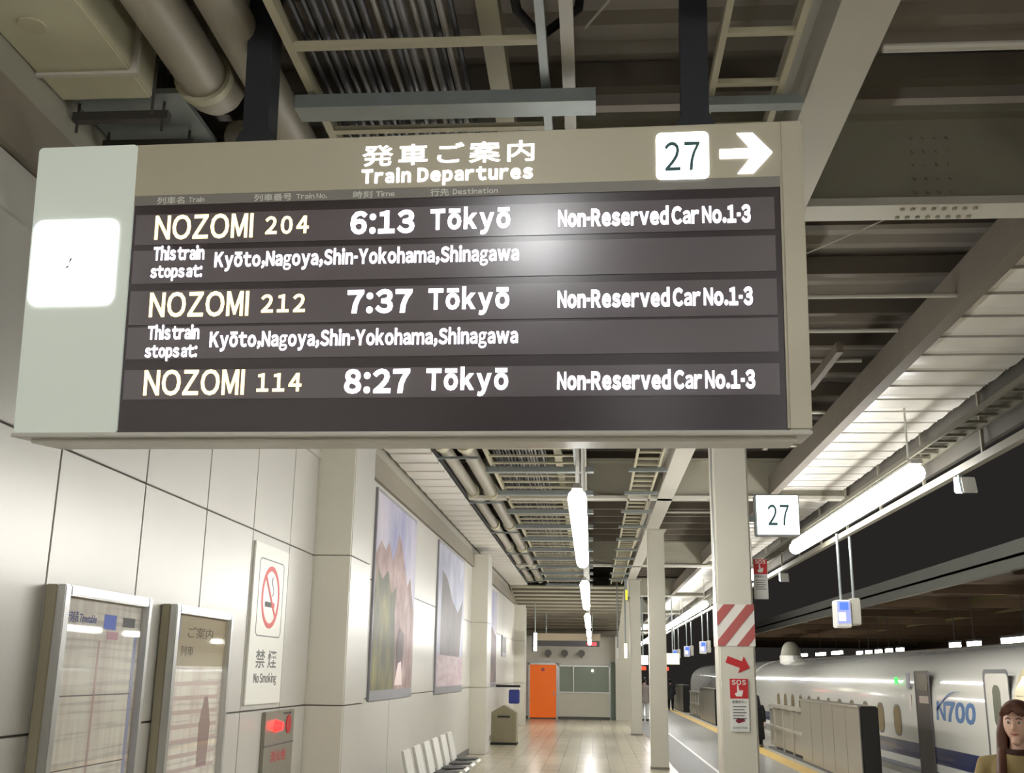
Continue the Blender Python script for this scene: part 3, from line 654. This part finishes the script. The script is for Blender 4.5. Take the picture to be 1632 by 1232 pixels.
obj('smoke_symbol', sm, M_inkg, ns)
obj('lettering', text_mb('禁煙', 8.36, 8.92, 1.66, 1.80, q, .01, .001, 1.5), M_inkg, ns)
obj('lettering', line_mb('No Smoking', 8.34, 8.95, 1.55, 1.62, q, .02), M_inkg, ns)
# alarm cabinet below it
cb = root('alarm_cabinet', (XW, 9.1, .7), 'steel alarm cabinet with lit red lamp below the no smoking sign', 'alarm cabinet')
obj('body', MB().box(XW, XW + .03, 8.7, 9.55, .62, 1.325), mat('cabinet_grey', (146, 142, 130), .35, .5), cb, bevel=.006)
obj('divider', MB().box(XW + .03, XW + .036, 8.7, 9.55, 1.06, 1.07), M_inkg, cb)
obj('red_lamp', MB().cyl((XW + .03, 9.0, 1.21), (XW + .09, 9.0, 1.21), .05, 16, .03), mat('red_lamp', (255, 40, 30), .3, emit=5, ecol=(255, 30, 30)), cb, smooth=True, label='glowing red lamp')
obj('red_disc', MB().cyl((XW + .03, 9.37, 1.21), (XW + .036, 9.37, 1.21), .075, 20), M_red, cb)
obj('lettering', text_mb('消火栓', 8.9, 9.35, .93, 1.02, FW(XW + .03), .008, .001), M_red, cb)
obj('lettering', text_mb('発信機', 9.2, 9.45, 1.29, 1.31, FW(XW + .03), .01, .001), M_ink, cb)
# ------------------------------------------------------------------ seats
M_seatw = mat('seat_shell', (214, 212, 204), .35); M_seatd = mat('seat_pad', (72, 70, 70), .6)
def seat(y):
    s = root('waiting_chair', (-2.0, y, 0), 'x', 'seat', 'white backed seats along the left wall')
    obj('backrest', MB().prism([(-2.03, .40), (-2.00, .42), (-2.09, .80), (-2.12, .80)], 'y', y - .23, y + .23), M_seatw, s, bevel=.01)
    obj('seat_shell', MB().prism([(-2.04, .40), (-1.66, .43), (-1.64, .40), (-2.02, .36)], 'y', y - .23, y + .23), M_seatw, s, bevel=.008)
    obj('seat_pad', MB().box(-1.98, -1.68, y - .18, y + .18, .425, .445), M_seatd, s, bevel=.008)
    obj('bracket', MB().box(-1.92, -1.78, y - .03, y + .03, .30, .39), M_galv, s)
    return s
s0 = seat(16.5); s0['label'] = 'white backed wall bench seat nearest the second pilaster'
for k, lb_ in enumerate(('white bench seat second from the pilaster end', 'white bench seat third from the pilaster end', 'white bench seat fourth from the pilaster end', 'white bench seat fifth from the pilaster end', 'white bench seat last in the row, nearest the cabinet')):
    c = copy_tree(s0); c.location = (-2.0, 16.5 - .76 * (k + 1), 0); c['label'] = lb_
bf = root('bench_frame', (-1.85, 14.6, 0), 'steel beam and feet carrying the row of white seats', 'bench frame')
obj('beam', MB().box(-1.89, -1.81, 12.4, 16.8, .24, .30), M_galv, bf)
for y in (12.8, 14.6, 16.4): obj('foot', MB().box(-2.1, -1.65, y - .03, y + .03, 0, .04).box(-1.88, -1.82, y - .03, y + .03, .04, .24), M_galv, bf)
# ------------------------------------------------------------------ litter bin, blue box
lbn = root('litter_bin', (-2.12, 27.2, 0), 'grey metal litter bin with gabled top against the left wall', 'litter bin')
M_bin = mat('bin_steel', (150, 142, 116), .4, .4, noise=.06)
obj('body', MB().prism([(-2.42, .05), (-1.82, .05), (-1.82, .74), (-2.12, .91), (-2.42, .74)], 'y', 26.9, 27.5), M_bin, lbn, bevel=.01)
obj('base', MB().box(-2.43, -1.81, 26.88, 27.5, 0, .05), M_black, lbn)
obj('front_door', MB().box(-2.33, -1.93, 26.885, 26.9, .1, .68), M_bin, lbn, bevel=.004)
obj('slot', MB().box(-2.27, -1.97, 26.875, 26.888, .62, .66), M_black, lbn)
bb = root('wall_box', (-2.1, 30.1, .85), 'blue box under a black bracket arm on the wall above the bin', 'box')
obj('body', MB().box(-2.24, -1.96, 30.0, 30.3, .86, 1.22), mat('blue_enamel', (44, 56, 128), .4), bb, bevel=.02)
obj('lid', MB().box(-2.23, -1.95, 29.98, 30.32, 1.22, 1.27), M_white, bb, bevel=.01)
obj('bracket_arm', MB().box(-2.59, -1.94, 30.1, 30.16, 1.28, 1.34), M_black, bb)
# ------------------------------------------------------------------ things at the far end
ld = root('led_display', (-.85, 40, 2.6), 'long dark hanging display with red numerals at the corridor end', 'display')
obj('case', MB().box(-1.9, .25, 38.4, 38.6, 2.57, 2.76), mat('display_case', (40, 34, 34), .4), ld, bevel=.01)
obj('top_cover', MB().box(-1.95, .28, 38.4, 38.62, 2.76, 3.0), mat('display_top', (150, 136, 112), .5), ld)
obj('lettering', line_mb('08:05', -.18, .14, 2.61, 2.71, F1(38.399), .04), mat('led_red', (255, 60, 60), emit=5, ecol=(255, 40, 50)), ld)
for x in (-1.6, .0): obj('hanging_rod', MB().cyl((x, 38.5, 3.0), (x, 38.5, 3.72), .015, 8), M_galv, ld)
vs = root('edge_lit_sign', (-1.9, 36, 2.6), 'narrow lit vertical sign box seen edge on near the orange door', 'sign')
obj('lit_face', MB().box(-1.90, -1.80, 36.0, 36.05, 2.36, 2.92), M_tubefar, vs)
obj('case', MB().box(-1.95, -1.90, 36.0, 36.6, 2.34, 2.94), M_slate, vs)
obj('hanging_rod', MB().cyl((-1.87, 36.3, 2.94), (-1.87, 36.3, 4.0), .015, 8), M_galv, vs)
for k, x in enumerate((-1.67, -1.05, -.41)):
    h = root('wall_speaker', (x, 42.35, 2.4), ['small grey round speaker above the orange door', 'small grey round speaker midway above door and window', 'small grey round speaker above the far window'][k], 'speaker', 'round speakers on the end wall')
    obj('horn', MB().cyl((x, 42.25, 2.41), (x, 42.45, 2.41), .13, 16, .07), mat('speaker_grey', (110, 108, 104), .5), h, smooth=True)
    obj('bracket', MB().box(x - .03, x + .03, 42.4, 42.5, 2.25, 2.45), M_inkg, h)
def litbox(name, x0, x1, y, z0, z1, label, m, cat='sign'):
    o = root(name, ((x0 + x1) / 2, y, z0), label, cat)
    obj('case', MB().box(x0, x1, y, y + .12, z0, z1), M_galv, o, bevel=.005)
    obj('lit_face', MB().box(x0 + .01, x1 - .01, y - .01, y, z0 + .01, z1 - .01), m, o)
    obj('hanger', MB().box((x0 + x1) / 2 - .02, (x0 + x1) / 2 + .02, y + .04, y + .08, z1, 5.2), M_galv, o)
litbox('hanging_sign', 1.63, 1.99, 40, 2.0, 2.33, 'bright white lit square sign far off between second and third columns', M_lit)
litbox('hanging_sign', 2.62, 3.1, 40, 2.02, 2.42, 'cream hanging sign box with one white leg beside the second column', mat('dim_lit', (226, 222, 196), emit=.7, ecol=(230, 226, 200)))
litbox('hanging_sign', .9, 1.0, 31.9, 2.1, 2.52, 'narrow glowing tag on the side of the third column', mat('yellow_lit', (255, 250, 200), emit=2, ecol=(255, 246, 190)))
litbox('hanging_sign', .94, 1.02, 31.5, 3.7, 4.0, 'small yellow tag near the top of the third column', mat('yellow_tag', (220, 214, 60), emit=.8, ecol=(230, 226, 60)))
litbox('hanging_sign', .72, .82, 34, 2.1, 2.45, 'small pale plate hanging beyond the third column', M_white)
for x0, x1, y, lab in ((1.75, 1.98, 41.5, 'far red lit display under the white square sign'), (2.65, 2.98, 44, 'far red lit display under the cream sign box')):
    litbox('hanging_display', x0, x1, y, 1.82, 1.96, lab, mat('red_glow', (255, 60, 30), emit=2.5, ecol=(255, 50, 20)), 'display')
# ------------------------------------------------------------------ monitors, loudspeakers on the eaves rail
def monitor(y, label, x=3.84):
    o = root('hanging_monitor', (x, y, 2.38), label, 'monitor', 'monitors hung from the eaves rail')
    obj('case', MB().box(x - .17, x + .05, y, y + .3, 2.38, 2.79), M_white, o, bevel=.015)
    obj('side_case', MB().box(x + .07, x + .2, y + .02, y + .3, 2.42, 2.82), mat('monitor_grey', (176, 172, 160), .45), o, bevel=.015)
    obj('screen', MB().box(x - .155, x + .035, y - .006, y, 2.44, 2.77), mat('monitor_screen', (130, 140, 200), .3, emit=.45, ecol=(170, 180, 230)), o, label='small bright bluish screen')
    obj('screen_field', MB().box(x - .12, x + .01, y - .009, y - .006, 2.64, 2.75), mat('monitor_blue', (60, 90, 220), emit=.9, ecol=(70, 110, 240)), o)
    obj('screen_field', MB().box(x - .14, x - .04, y - .009, y - .006, 2.48, 2.6), mat('monitor_pink', (240, 225, 240), emit=1.3, ecol=(255, 240, 255)), o)
    for dx in (-.06, .13): obj('pendant_pole', MB().cyl((x + dx, y + .15, 2.78), (x + dx, y + .15, 3.8), .022, 10), M_galv, o, smooth=True)
    return o
monitor(16.9, 'twin pole monitor hanging just under the brightest tube lamp')
monitor(38.3, 'far twin pole monitor seen beside the striped column')
monitor(44.8, 'distant twin pole monitor, next beyond the one by the striped column')
monitor(51.5, 'most distant twin pole monitor under the eaves')
for y, lab in ((11.7, 'white boxed loudspeaker under the eaves rail near the lamp end'), (23.0, 'small loudspeaker under the eaves rail beside the emergency plate')):
    o = root('rail_speaker', (3.98, y, 3.6), lab, 'loudspeaker', 'loudspeakers under the eaves rail')
    obj('bracket', MB().box(3.9, 3.94, y - .02, y + .02, 3.7, 3.78), M_galv, o)
    obj('body', MB().prism([(y - .14, 3.54), (y + .1, 3.58), (y + .1, 3.76), (y - .08, 3.72)], 'x', 3.88, 4.06), M_galv, o, bevel=.01)
    obj('front', MB().prism([(y - .15, 3.55), (y - .14, 3.545), (y - .085, 3.715), (y - .095, 3.72)], 'x', 3.9, 4.04), M_white, o)
# ------------------------------------------------------------------ platform gates
M_gate = mat('gate_steel', (168, 164, 150), .32, .5, noise=.05); M_gl = mat('gate_rail', (190, 186, 172), .3, .4)
def gate(ya, yb, ymid, label):
    g = root('platform_gate', (4.3, (ya + yb) / 2, 0), label, 'platform gate', 'platform gates beside the train')
    obj('door_pocket', MB().box(4.2, 4.46, ya + .12, ymid, .04, 1.2), M_gate, g, bevel=.01)
    obj('top_cap', MB().box(4.18, 4.48, ya + .12, ymid, 1.2, 1.225), M_gl, g)
    obj('end_post', MB().box(4.19, 4.47, ya, ya + .12, 0, 1.22), M_black, g, bevel=.02, label='black end post')
    for y in [ya + .12 + k for k in range(1, int(ymid - ya))]: obj('panel_seam', MB().box(4.197, 4.2, y, y + .008, .06, 1.18), mat('gate_seam', (128, 124, 112), .5), g)
    if yb > ymid:
        obj('fixed_fence', MB().box(4.26, 4.40, ymid, yb, .1, .92), M_gate, g)
        obj('top_rail', MB().box(4.22, 4.44, ymid, yb, .96, 1.02), M_gl, g, bevel=.01)
        obj('mid_rail', MB().box(4.23, 4.43, ymid, yb, .5, .55), M_gl, g)
        for k in range(int((yb - ymid) / 1.2) + 1): obj('post', MB().box(4.23, 4.27, ymid + k * 1.2, ymid + k * 1.2 + .06, 0, .98), M_gl, g)
    obj('plinth', MB().box(4.2, 4.46, ya, yb, 0, .04), M_inkg, g)
gate(18.05, 27.6, 23.2, 'steel platform gate with black end post nearest the opened train door')
gate(39.0, 49.6, 44.5, 'far platform gate beyond the striped column')
gate(52.5, 60, 57, 'most distant platform gate along the train')
gate(3.2, 11.8, 11.8, 'near platform gate behind the long haired person')
# ------------------------------------------------------------------ the train
M_body = mat('train_white', (232, 230, 220), .12, 0, coat=.6, noise=.02, nscale=.6)
M_blue = mat('train_blue', (34, 44, 98), .2, coat=.5)
M_twin = mat('train_window', (92, 82, 60), .15, emit=.12, ecol=(190, 160, 100))
M_seal = mat('door_seal', (104, 104, 104), .5)
def car_profile(inset=0.):
    xc, a, zc, b = 7.45, 1.65 - inset, 1.2, 1.07 - inset
    pts = [(5.9 + inset, -.95), (5.8 + inset, -.7)]
    n = 16
    for i in range(n + 1):
        t_ = pi * i / n; cx, sx = cos(t_), sin(t_)
        pts.append((xc - a * (abs(cx) ** .8) * (1 if cx > 0 else -1), zc + b * sx ** .8))
    pts += [(9.1 - inset, -.7), (9.0 - inset, -.95)]
    return pts
def side(x=5.8): return lambda u, v, w: (x - w, -u, v)        # train side: text reads towards the camera
def train_car(y0, y1, label, near=False, doors=(), win=()):
    c = root('train_car', (7.45, (y0 + y1) / 2, -.95), label, 'train car', 'cars of the white train')
    obj('body', MB().prism(car_profile(), 'y', y0, y1), M_body, c, smooth=True)
    obj('underframe', MB().box(5.95, 8.95, y0 + .3, y1 - .3, -1.28, -.9), M_black, c)
    obj('blue_stripe', MB().box(5.794, 5.81, y0, y1, .27, .54), M_blue, c)
    obj('thin_stripe', MB().box(5.794, 5.81, y0, y1, .06, .135), M_blue, c)
    for yw in win:
        o = obj('window', poly_mb([(-u, v) for u, v in rrect(-yw - .27, -yw + .27, .60, 1.18, .2)], lambda u, v, w: (5.80 - w, u, v), .004), M_seal, c)
        obj('pane', poly_mb(rrect(yw - .23, yw + .23, .63, 1.15, .17), lambda u, v, w: (5.796 - w, u, v), .003), M_twin, o)
    return c
w1 = [22.0 + 1.24 * k for k in range(12)]
tc = train_car(15.95, 41.2, 'white and blue train car with open door and curved blue emblem', win=w1)
train_car(41.9, 67, 'second white train car farther along, glinting under lamps', win=[46 + 1.24 * k for k in range(12)])
train_car(-10, 15.1, 'white train car nearest the viewer, past the cream gangway hood', win=[])
# open doorway
dw = obj('doorway', MB().prism(rrect(19.78, 20.62, -.02, 1.79, .08), 'x', 5.785, 5.802), mat('doorway_dark', (64, 54, 46), .4), tc, label='dark doorway')
obj('door_seal', MB().box(5.78, 5.79, 19.75, 19.79, -.02, 1.78).box(5.78, 5.79, 20.61, 20.65, -.02, 1.78), M_seal, dw)
obj('upper_pane', MB().prism(rrect(19.87, 20.5, 1.45, 1.74, .06), 'x', 5.778, 5.786), mat('pane_grey', (118, 116, 104), .2), dw)
obj('pale_band', MB().box(5.776, 5.786, 19.86, 20.4, 1.24, 1.36), mat('pale_band', (180, 164, 148), .5), dw)
obj('green_indicator', MB().box(5.79, 5.80, 21.78, 22.02, 1.55, 1.68), mat('green_glow', (60, 200, 90), emit=.9, ecol=(60, 210, 90)), tc, label='small green lit indicator')
obj('destination_panel', MB().box(5.79, 5.80, 20.98, 21.2, 1.48, 1.75), mat('panel_lilac', (150, 148, 160), .4), tc)
obj('seat_mark', MB().box(5.793, 5.80, 20.98, 21.15, 1.1, 1.38), mat('mark_pink', (220, 206, 196), .5), tc)
for z in (.905,): pass
M_logo = mat('emblem_blue', (84, 122, 172), .4); M_logol = mat('emblem_pale', (150, 180, 208), .4); M_logod = mat('emblem_dark', (84, 96, 116), .4)
em = obj('emblem', line_mb('N700', -19.55, -17.62, .98, 1.30, lambda u, v, w: (5.799 - w, -(u + .22 * (v - .98)), v), .05, .02, .2, .003), M_logo, tc, label='curved blue emblem reading N700')
arc = [(-19.52 + 1.30 * t_, 1.16 + .30 * sin(min(1, t_ * 1.25) * pi / 2)) for t_ in [i / 10 for i in range(11)]]
obj('emblem_arc', poly_mb(arc + [(u + .02, v - .035 * (1 - k / 11)) for k, (u, v) in reversed(list(enumerate(arc)))], side(5.799), .003), M_logo, em)
d2_ = obj('crew_door', MB().prism(rrect(16.1, 17.12, -.02, 1.80, .1), 'x', 5.793, 5.80), M_seal, tc)
obj('door_leaf', MB().prism(rrect(16.12, 17.02, .0, 1.74, .08), 'x', 5.786, 5.794), M_body, d2_)
obj('door_window', MB().prism(rrect(16.44, 16.74, 1.0, 1.58, .12), 'x', 5.78, 5.787), mat('pane_green', (112, 116, 100), .2), d2_)
gw = root('gangway_hood', (7.45, 15.5, -.9), 'cream rounded gangway hood between two train cars', 'gangway')
for k, (z0, z1) in enumerate(((-.9, .9), (.905, 1.44), (1.445, 2.0))):
    pf = [p for p in car_profile(-.015)]
    # clip the car outline to one course of the hood
    def cz(poly, s, lim):
        o = []
        for i in range(len(poly)):
            p, q_ = poly[i], poly[(i + 1) % len(poly)]; ip, iq = s * (p[1] - lim) >= 0, s * (q_[1] - lim) >= 0
            if ip: o.append(p)
            if ip != iq: t_ = (lim - p[1]) / (q_[1] - p[1]); o.append((p[0] + t_ * (q_[0] - p[0]), lim))
        return o
    obj('hood_panel', MB().prism(cz(cz(pf, 1, z0), -1, z1), 'y', 15.12, 15.955), mat('cream_hood', (226, 212, 168), .35, coat=.3), gw, bevel=0)
obj('hood_crown', MB().prism(cz(car_profile(-.015), 1, 2.005), 'y', 15.12, 15.955), mat('cream_hood', (226, 212, 168)), gw)
fr_ = root('roof_fairing', (6.8, 38.8, 2.1), 'small grey rounded fairing standing on the train roof', 'roof fairing')
rr_ = []
for i in range(9):
    t_ = pi / 2 * i / 8
    rr_.append([(6.8 + .36 * (cos(t_) ** .7) * cos(R(30 * j)), 38.8 + .36 * (cos(t_) ** .7) * sin(R(30 * j)), 2.15 + .68 * sin(t_)) for j in range(13)])
obj('shell', MB().grid(rr_), mat('fairing_grey', (150, 146, 130), .5), fr_, smooth=True)
obj('base_band', MB().cyl((6.8, 38.8, 2.05), (6.8, 38.8, 2.36), .385, 16), M_body, fr_)
# ------------------------------------------------------------------ opposite platform
oc = root('opposite_canopy', (20, 45, 5.2), 'dark canopy roof of the opposite platform beyond the train', 'canopy')
M_opp = mat('opposite_deck', (128, 106, 84), .8, noise=.2, nscale=.6); M_oppb = mat('opposite_beam', (196, 196, 184), .6, noise=.08, nscale=.5)
obj('fascia_beam', MB().box(14, 14.25, 5, 140, 5.22, 6.15), M_oppb, oc)
obj('roof_deck', MB().box(14, 40, 5, 140, 5.6, 5.7), M_opp, oc)
for k in range(14): 
    y = 20 + 9 * k
    obj('rafter', MB().box(14.2, 34, y, y + .2, 5.1, 5.5), M_opp, oc)
for x in (18.5, 23.): obj('edge_purlin', MB().box(x, x + .15, 5, 140, 5.3, 5.45), mat('opposite_purlin', (120, 108, 62), .7), oc)
op = struct('wall_far', MB().box(34, 34.3, -12, 140, -1.3, 5.6), mat('far_brown', (104, 86, 70), .9, noise=.25, nscale=.4))
struct('slab_far', MB().box(13, 34, 0, 140, -1.3, 0), mat('edge_concrete', (168, 164, 152)))
spots = [(47.9, 3.33, 5.0), (57, 3.33, 1.2), (54.2, 3.3, 1.4), (67, 3.3, 1.0), (69.5, 3.3, 1.0), (72, 3.3, 1.0), (74.5, 3.3, 1.0), (77, 3.3, 1.0), (84, 3.45, 3.0), (90, 3.45, 3.0), (98, 3.5, 4)]
ords = ['nearest and longest', 'second', 'third', 'fourth', 'fifth', 'sixth', 'seventh', 'eighth', 'ninth', 'tenth', 'eleventh and farthest']
for k, (y, z, n) in enumerate(sorted(spots)):
    o = root('platform_lamp', (18.1, y, z), ords[k] + ' opposite platform lamp above the train roof, counting away down the track', 'lamp', 'opposite platform lamps over the train roof')
    obj('tube_cover', MB().box(18.0, 18.2, y - n / 2, y + n / 2, z - .12, z + .1), M_tubefar, o)
    obj('housing', MB().box(17.95, 18.25, y - n / 2, y + n / 2, z + .1, z + .2), M_inkg, o)
    obj('pendant_rod', MB().cyl((18.1, y, z + .2), (18.1, y, 5.6), .02, 6), M_inkg, o)
# ------------------------------------------------------------------ people
def loft(rings, n=24):
    mb = MB()
    for z, rx, ry in rings: mb.v += [(rx * cos(2 * pi * i / n), ry * sin(2 * pi * i / n), z) for i in range(n)]
    for k in range(len(rings) - 1): mb.f += [(k * n + i, k * n + (i + 1) % n, (k + 1) * n + (i + 1) % n, (k + 1) * n + i) for i in range(n)]
    mb.f += [tuple(range(n - 1, -1, -1)), tuple((len(rings) - 1) * n + i for i in range(n))]
    return mb
def ell(c, r, n=16, fn=None):
    mb = MB(); rows = []
    for i in range(n + 1):
        ph = pi * i / n; row = []
        for j in range(2 * n):
            th = 2 * pi * j / (2 * n); p = Vector((sin(ph) * cos(th), sin(ph) * sin(th), cos(ph)))
            if fn: p = fn(p)
            row.append((c[0] + r[0] * p.x, c[1] + r[1] * p.y, c[2] + r[2] * p.z))
        rows.append(row + [row[0]])
    mb.grid(rows); return mb
def merge(*ms):
    o = MB()
    for m in ms:
        n = len(o.v); o.v += m.v; o.f += [tuple(i + n for i in f_) for f_ in m.f]
    return o
def fuse(mb, vox):
    me = bpy.data.meshes.new('f'); me.from_pydata(mb.v, [], mb.f); bm = bmesh.new(); bm.from_mesh(me); bmesh.ops.remove_doubles(bm, verts=bm.verts, dist=1e-5); bmesh.ops.recalc_face_normals(bm, faces=bm.faces); bm.to_mesh(me); bm.free()
    ob = bpy.data.objects.new('f', me); C.objects.link(ob)
    r_ = ob.modifiers.new('r', 'REMESH'); r_.mode = 'VOXEL'; r_.voxel_size = vox
    sm_ = ob.modifiers.new('s', 'SMOOTH'); sm_.iterations = 2; sm_.factor = .5
    bpy.context.view_layer.update()
    out = bpy.data.meshes.new_from_object(ob.evaluated_get(bpy.context.evaluated_depsgraph_get()))
    bpy.data.objects.remove(ob)
    o = MB(); o.v = [tuple(v.co) for v in out.vertices]; o.f = [tuple(p.vertices) for p in out.polygons]; return o
def xf(mb, loc, rz, s):
    c_, s_ = cos(rz), sin(rz); mb.v = [(loc[0] + s * (x * c_ - y * s_), loc[1] + s * (x * s_ + y * c_), loc[2] + s * z) for x, y, z in mb.v]; return mb
def person(loc, rz, height, label, skin, coat, hair, legs, shoes, hairlong=True, coatlen=.55, vox=.012, top=None, step=.0):
    """a standing figure 1.60 m tall facing -y, scaled to height; parts: body, coat, hair, trousers, shoe"""
    loc = (loc[0], loc[1], 0); s = height / 1.60; p = root('person', (loc[0], loc[1], 0), label, 'person')
    T = lambda m: xf(m, loc, rz, s)
    # torso and neck as one loft; limbs, hands and fingers root inside it and are fused into one surface
    solid = [loft([(.72, .10, .08), (.80, .155, .115), (.90, .165, .12), (1.02, .13, .095), (1.14, .145, .105), (1.24, .165, .10), (1.30, .12, .08), (1.335, .062, .06), (1.38, .052, .054), (1.46, .052, .056)])]
    for sx in (-1, 1):
        solid.append(MB().tube([(sx * .12, 0, 1.265), (sx * .17, 0, 1.26), (sx * .205, .01, 1.15), (sx * .222, .012, 1.02), (sx * .228, -.02, .90), (sx * .228, -.045, .80), (sx * .228, -.055, .76)], [.05, .055, .046, .040, .036, .028, .026], 12))
        solid.append(MB().tube([(sx * .085, 0, .84), (sx * .095, 0, .66), (sx * .10, -.01 - step * sx, .45), (sx * .10, .01 - step * sx, .28), (sx * .10, .01 - step * 1.4 * sx, .07)], [.09, .08, .056, .052, .036], 14))
        solid.append(ell((sx * .10, -.045 - step * 1.4 * sx, .04), (.04, .11, .035), 8))
        solid.append(ell((sx * .226, -.058, .735), (.020, .046, .048), 10))
        for f_ in range(4):
            yy_ = -.093 + .024 * f_; ln = (.070, .080, .076, .060)[f_]
            solid.append(MB().tube([(sx * .226, yy_ + .008, .735), (sx * .225, yy_, .70), (sx * .218, yy_, .70 - ln * .5), (sx * .204, yy_ - .004, .70 - ln)], [.011, .0105, .010, .008], 8))
        solid.append(MB().tube([(sx * .222, -.075, .75), (sx * .208, -.112, .728), (sx * .202, -.126, .695)], [.014, .012, .010], 8))
    def face(q_):
        x_, y_, z_ = q_
        w_ = 1 - .22 * max(0, -z_) ** 1.5          # narrower jaw
        y2 = y_ * (1 - .08 * max(0, -y_))
        if y_ < -.5: y2 += .08 * math.exp(-((z_ - .12) ** 2) / .02 - (abs(x_) - .38) ** 2 / .03)     # eye sockets
        return Vector((x_ * w_, y2, z_))
    head = ell((0, -.015, 1.49), (.073, .092, .112), 18, face)
    nose = MB().tube([(0, -.09, 1.512), (0, -.108, 1.49), (0, -.116, 1.474), (0, -.095, 1.466)], [.008, .010, .014, .012], 8)
    chin = ell((0, -.075, 1.40), (.03, .025, .022), 8)
    ears = [ell((sx * .073, -.005, 1.485), (.012, .02, .03), 8) for sx in (-1, 1)]
    body = fuse(merge(head, nose, chin, *ears, *solid), .008)
    b = obj('body', T(body), skin, p, smooth=True)
    for sx in (-1, 1):
        ey = obj('eye', T(ell((sx * .029, -.094, 1.503), (.013, .008, .007), 8)), mat('eye_white', (210, 204, 198), .3), b, smooth=True)
        obj('iris', T(ell((sx * .029, -.1005, 1.503), (.005, .003, .0055), 8)), M_ink, b, smooth=True)
        obj('eyebrow', T(MB().tube([(sx * .014, -.102, 1.522), (sx * .03, -.103, 1.527), (sx * .045, -.094, 1.521)], .003, 6)), hair, b)
    obj('mouth', T(MB().tube([(-.022, -.097, 1.440), (0, -.104, 1.437), (.022, -.097, 1.440)], [.002, .0055, .002], 6)), mat('lips', (168, 96, 90), .5), b, smooth=True)
    # coat: torso, sleeves and skirt, one surface
    hem = .86 - coatlen
    hw = .235 if coatlen > .4 else .2
    cs = [loft([(hem, hw, .18), (hem + .1, hw, .178), (.86, .195, .145), (1.03, .165, .125), (1.15, .175, .13), (1.25, .19, .125), (1.31, .13, .095), (1.345, .078, .075)])]
    for sx in (-1, 1): cs.append(MB().tube([(sx * .12, 0, 1.255), (sx * .18, 0, 1.255), (sx * .225, .01, 1.14), (sx * .24, .012, 1.02), (sx * .242, -.02, .90), (sx * .24, -.045, .79)], [.07, .072, .062, .056, .05, .046], 14))
    obj('coat', T(fuse(merge(*cs), vox)), coat, p, smooth=True)
    obj('collar', T(MB().tube([(.075 * cos(R(a)), .07 * sin(R(a)), 1.345 + .012 * sin(R(a))) for a in range(-250, 71, 20)], .022, 8)), top or coat, p, smooth=True)
    for sx in (-1, 1):
        obj('trouser_leg', T(MB().tube([(sx * .085, 0, .84), (sx * .10, -.01 - step * sx, .45), (sx * .10, .01 - step * 1.4 * sx, .08)], [.095, .072, .058], 14)), legs, p, smooth=True)
        y_ = -step * 1.4 * sx
        obj('shoe', T(ell((sx * .10, -.05 + y_, .045), (.05, .135, .05), 10)), shoes, p, smooth=True)
    # hair: cap and, when long, a fall over the shoulders
    def hc(q_):
        if q_.y < -.1 and q_.z < .46: return Vector((q_.x * .9, max(q_.y, -.1 - .0), q_.z)) * (.96)
        return q_
    parts = [ell((0, .008, 1.512), (.10 if hairlong else .09, .112, .12), 18, hc)]
    if hairlong:
        for a in (-150, -120, -95, 0, 180, 155, 25, 50, 75, 105, 130, 160, -25 + 0, 200):
            if -80 < a < -35: continue
            x_, y_ = .082 * cos(R(a)), .085 * sin(R(a))
            if a in (-150, -120, -95): continue
            parts.append(MB().tube([(x_ * .9, y_ * .9 + .01, 1.54), (x_ * 1.12, y_ * 1.1 + .005, 1.44), (x_ * 1.15, y_ * 1.15, 1.34), (x_ * 1.05, y_ * 1.3 - (.10 if y_ < .03 else 0), 1.22), (x_ * .95, y_ * 1.3 - (.12 if y_ < .03 else -.04), 1.14)], [.026, .032, .034, .032, .016], 8))
        for sx in (-1, 1):   # fringe swept over the brow
            for q_ in range(3): parts.append(MB().tube([(sx * .01 * q_, -.075, 1.60), (sx * (.02 + .02 * q_), -.10, 1.565), (sx * (.03 + .022 * q_), -.098 + .008 * q_, 1.535)], [.016, .016, .009], 8))
    obj('hair', T(fuse(merge(*parts), vox)), hair, p, smooth=True)
    return p
SKIN = mat('skin', (232, 190, 166), .55)
HB = mat('brown_hair', (96, 60, 44), .5, noise=.35, nscale=30, stretch=(3, 3, .4))
person((2.33, 6.4), R(-32), 1.52, 'person with long brown hair, dark scarf and olive brown coat at the frame edge', SKIN, mat('olive_coat', (150, 130, 84), .8, noise=.12, nscale=12), HB, mat('dark_trousers', (40, 38, 42), .8), M_black, top=mat('dark_scarf', (60, 36, 28), .9, noise=.2, nscale=20))
BC = mat('black_cloth', (14, 14, 16), .85)
person((4.0, 27.9), R(150), 1.2, 'person in long black clothes standing at the far end of the nearest gate', SKIN, BC, mat('black_hair', (16, 14, 14), .6), BC, mat('tan_shoe', (110, 104, 70), .6), hairlong=True, coatlen=.62, vox=.02)
person((1.93, 42.2), R(160), 1.55, 'distant person in grey top with white skirt and black boots between the columns', SKIN, mat('grey_cloth', (140, 132, 126), .85), mat('black_hair', (16, 14, 14)), mat('white_cloth', (222, 222, 220), .8), M_black, hairlong=False, coatlen=.2, vox=.02)
person((3.85, 56), R(170), 1.45, 'distant dark clothed person with a pale sleeve beside the train', SKIN, mat('dark_cloth', (50, 50, 54), .85), mat('black_hair', (16, 14, 14)), BC, M_black, hairlong=False, coatlen=.3, vox=.025)
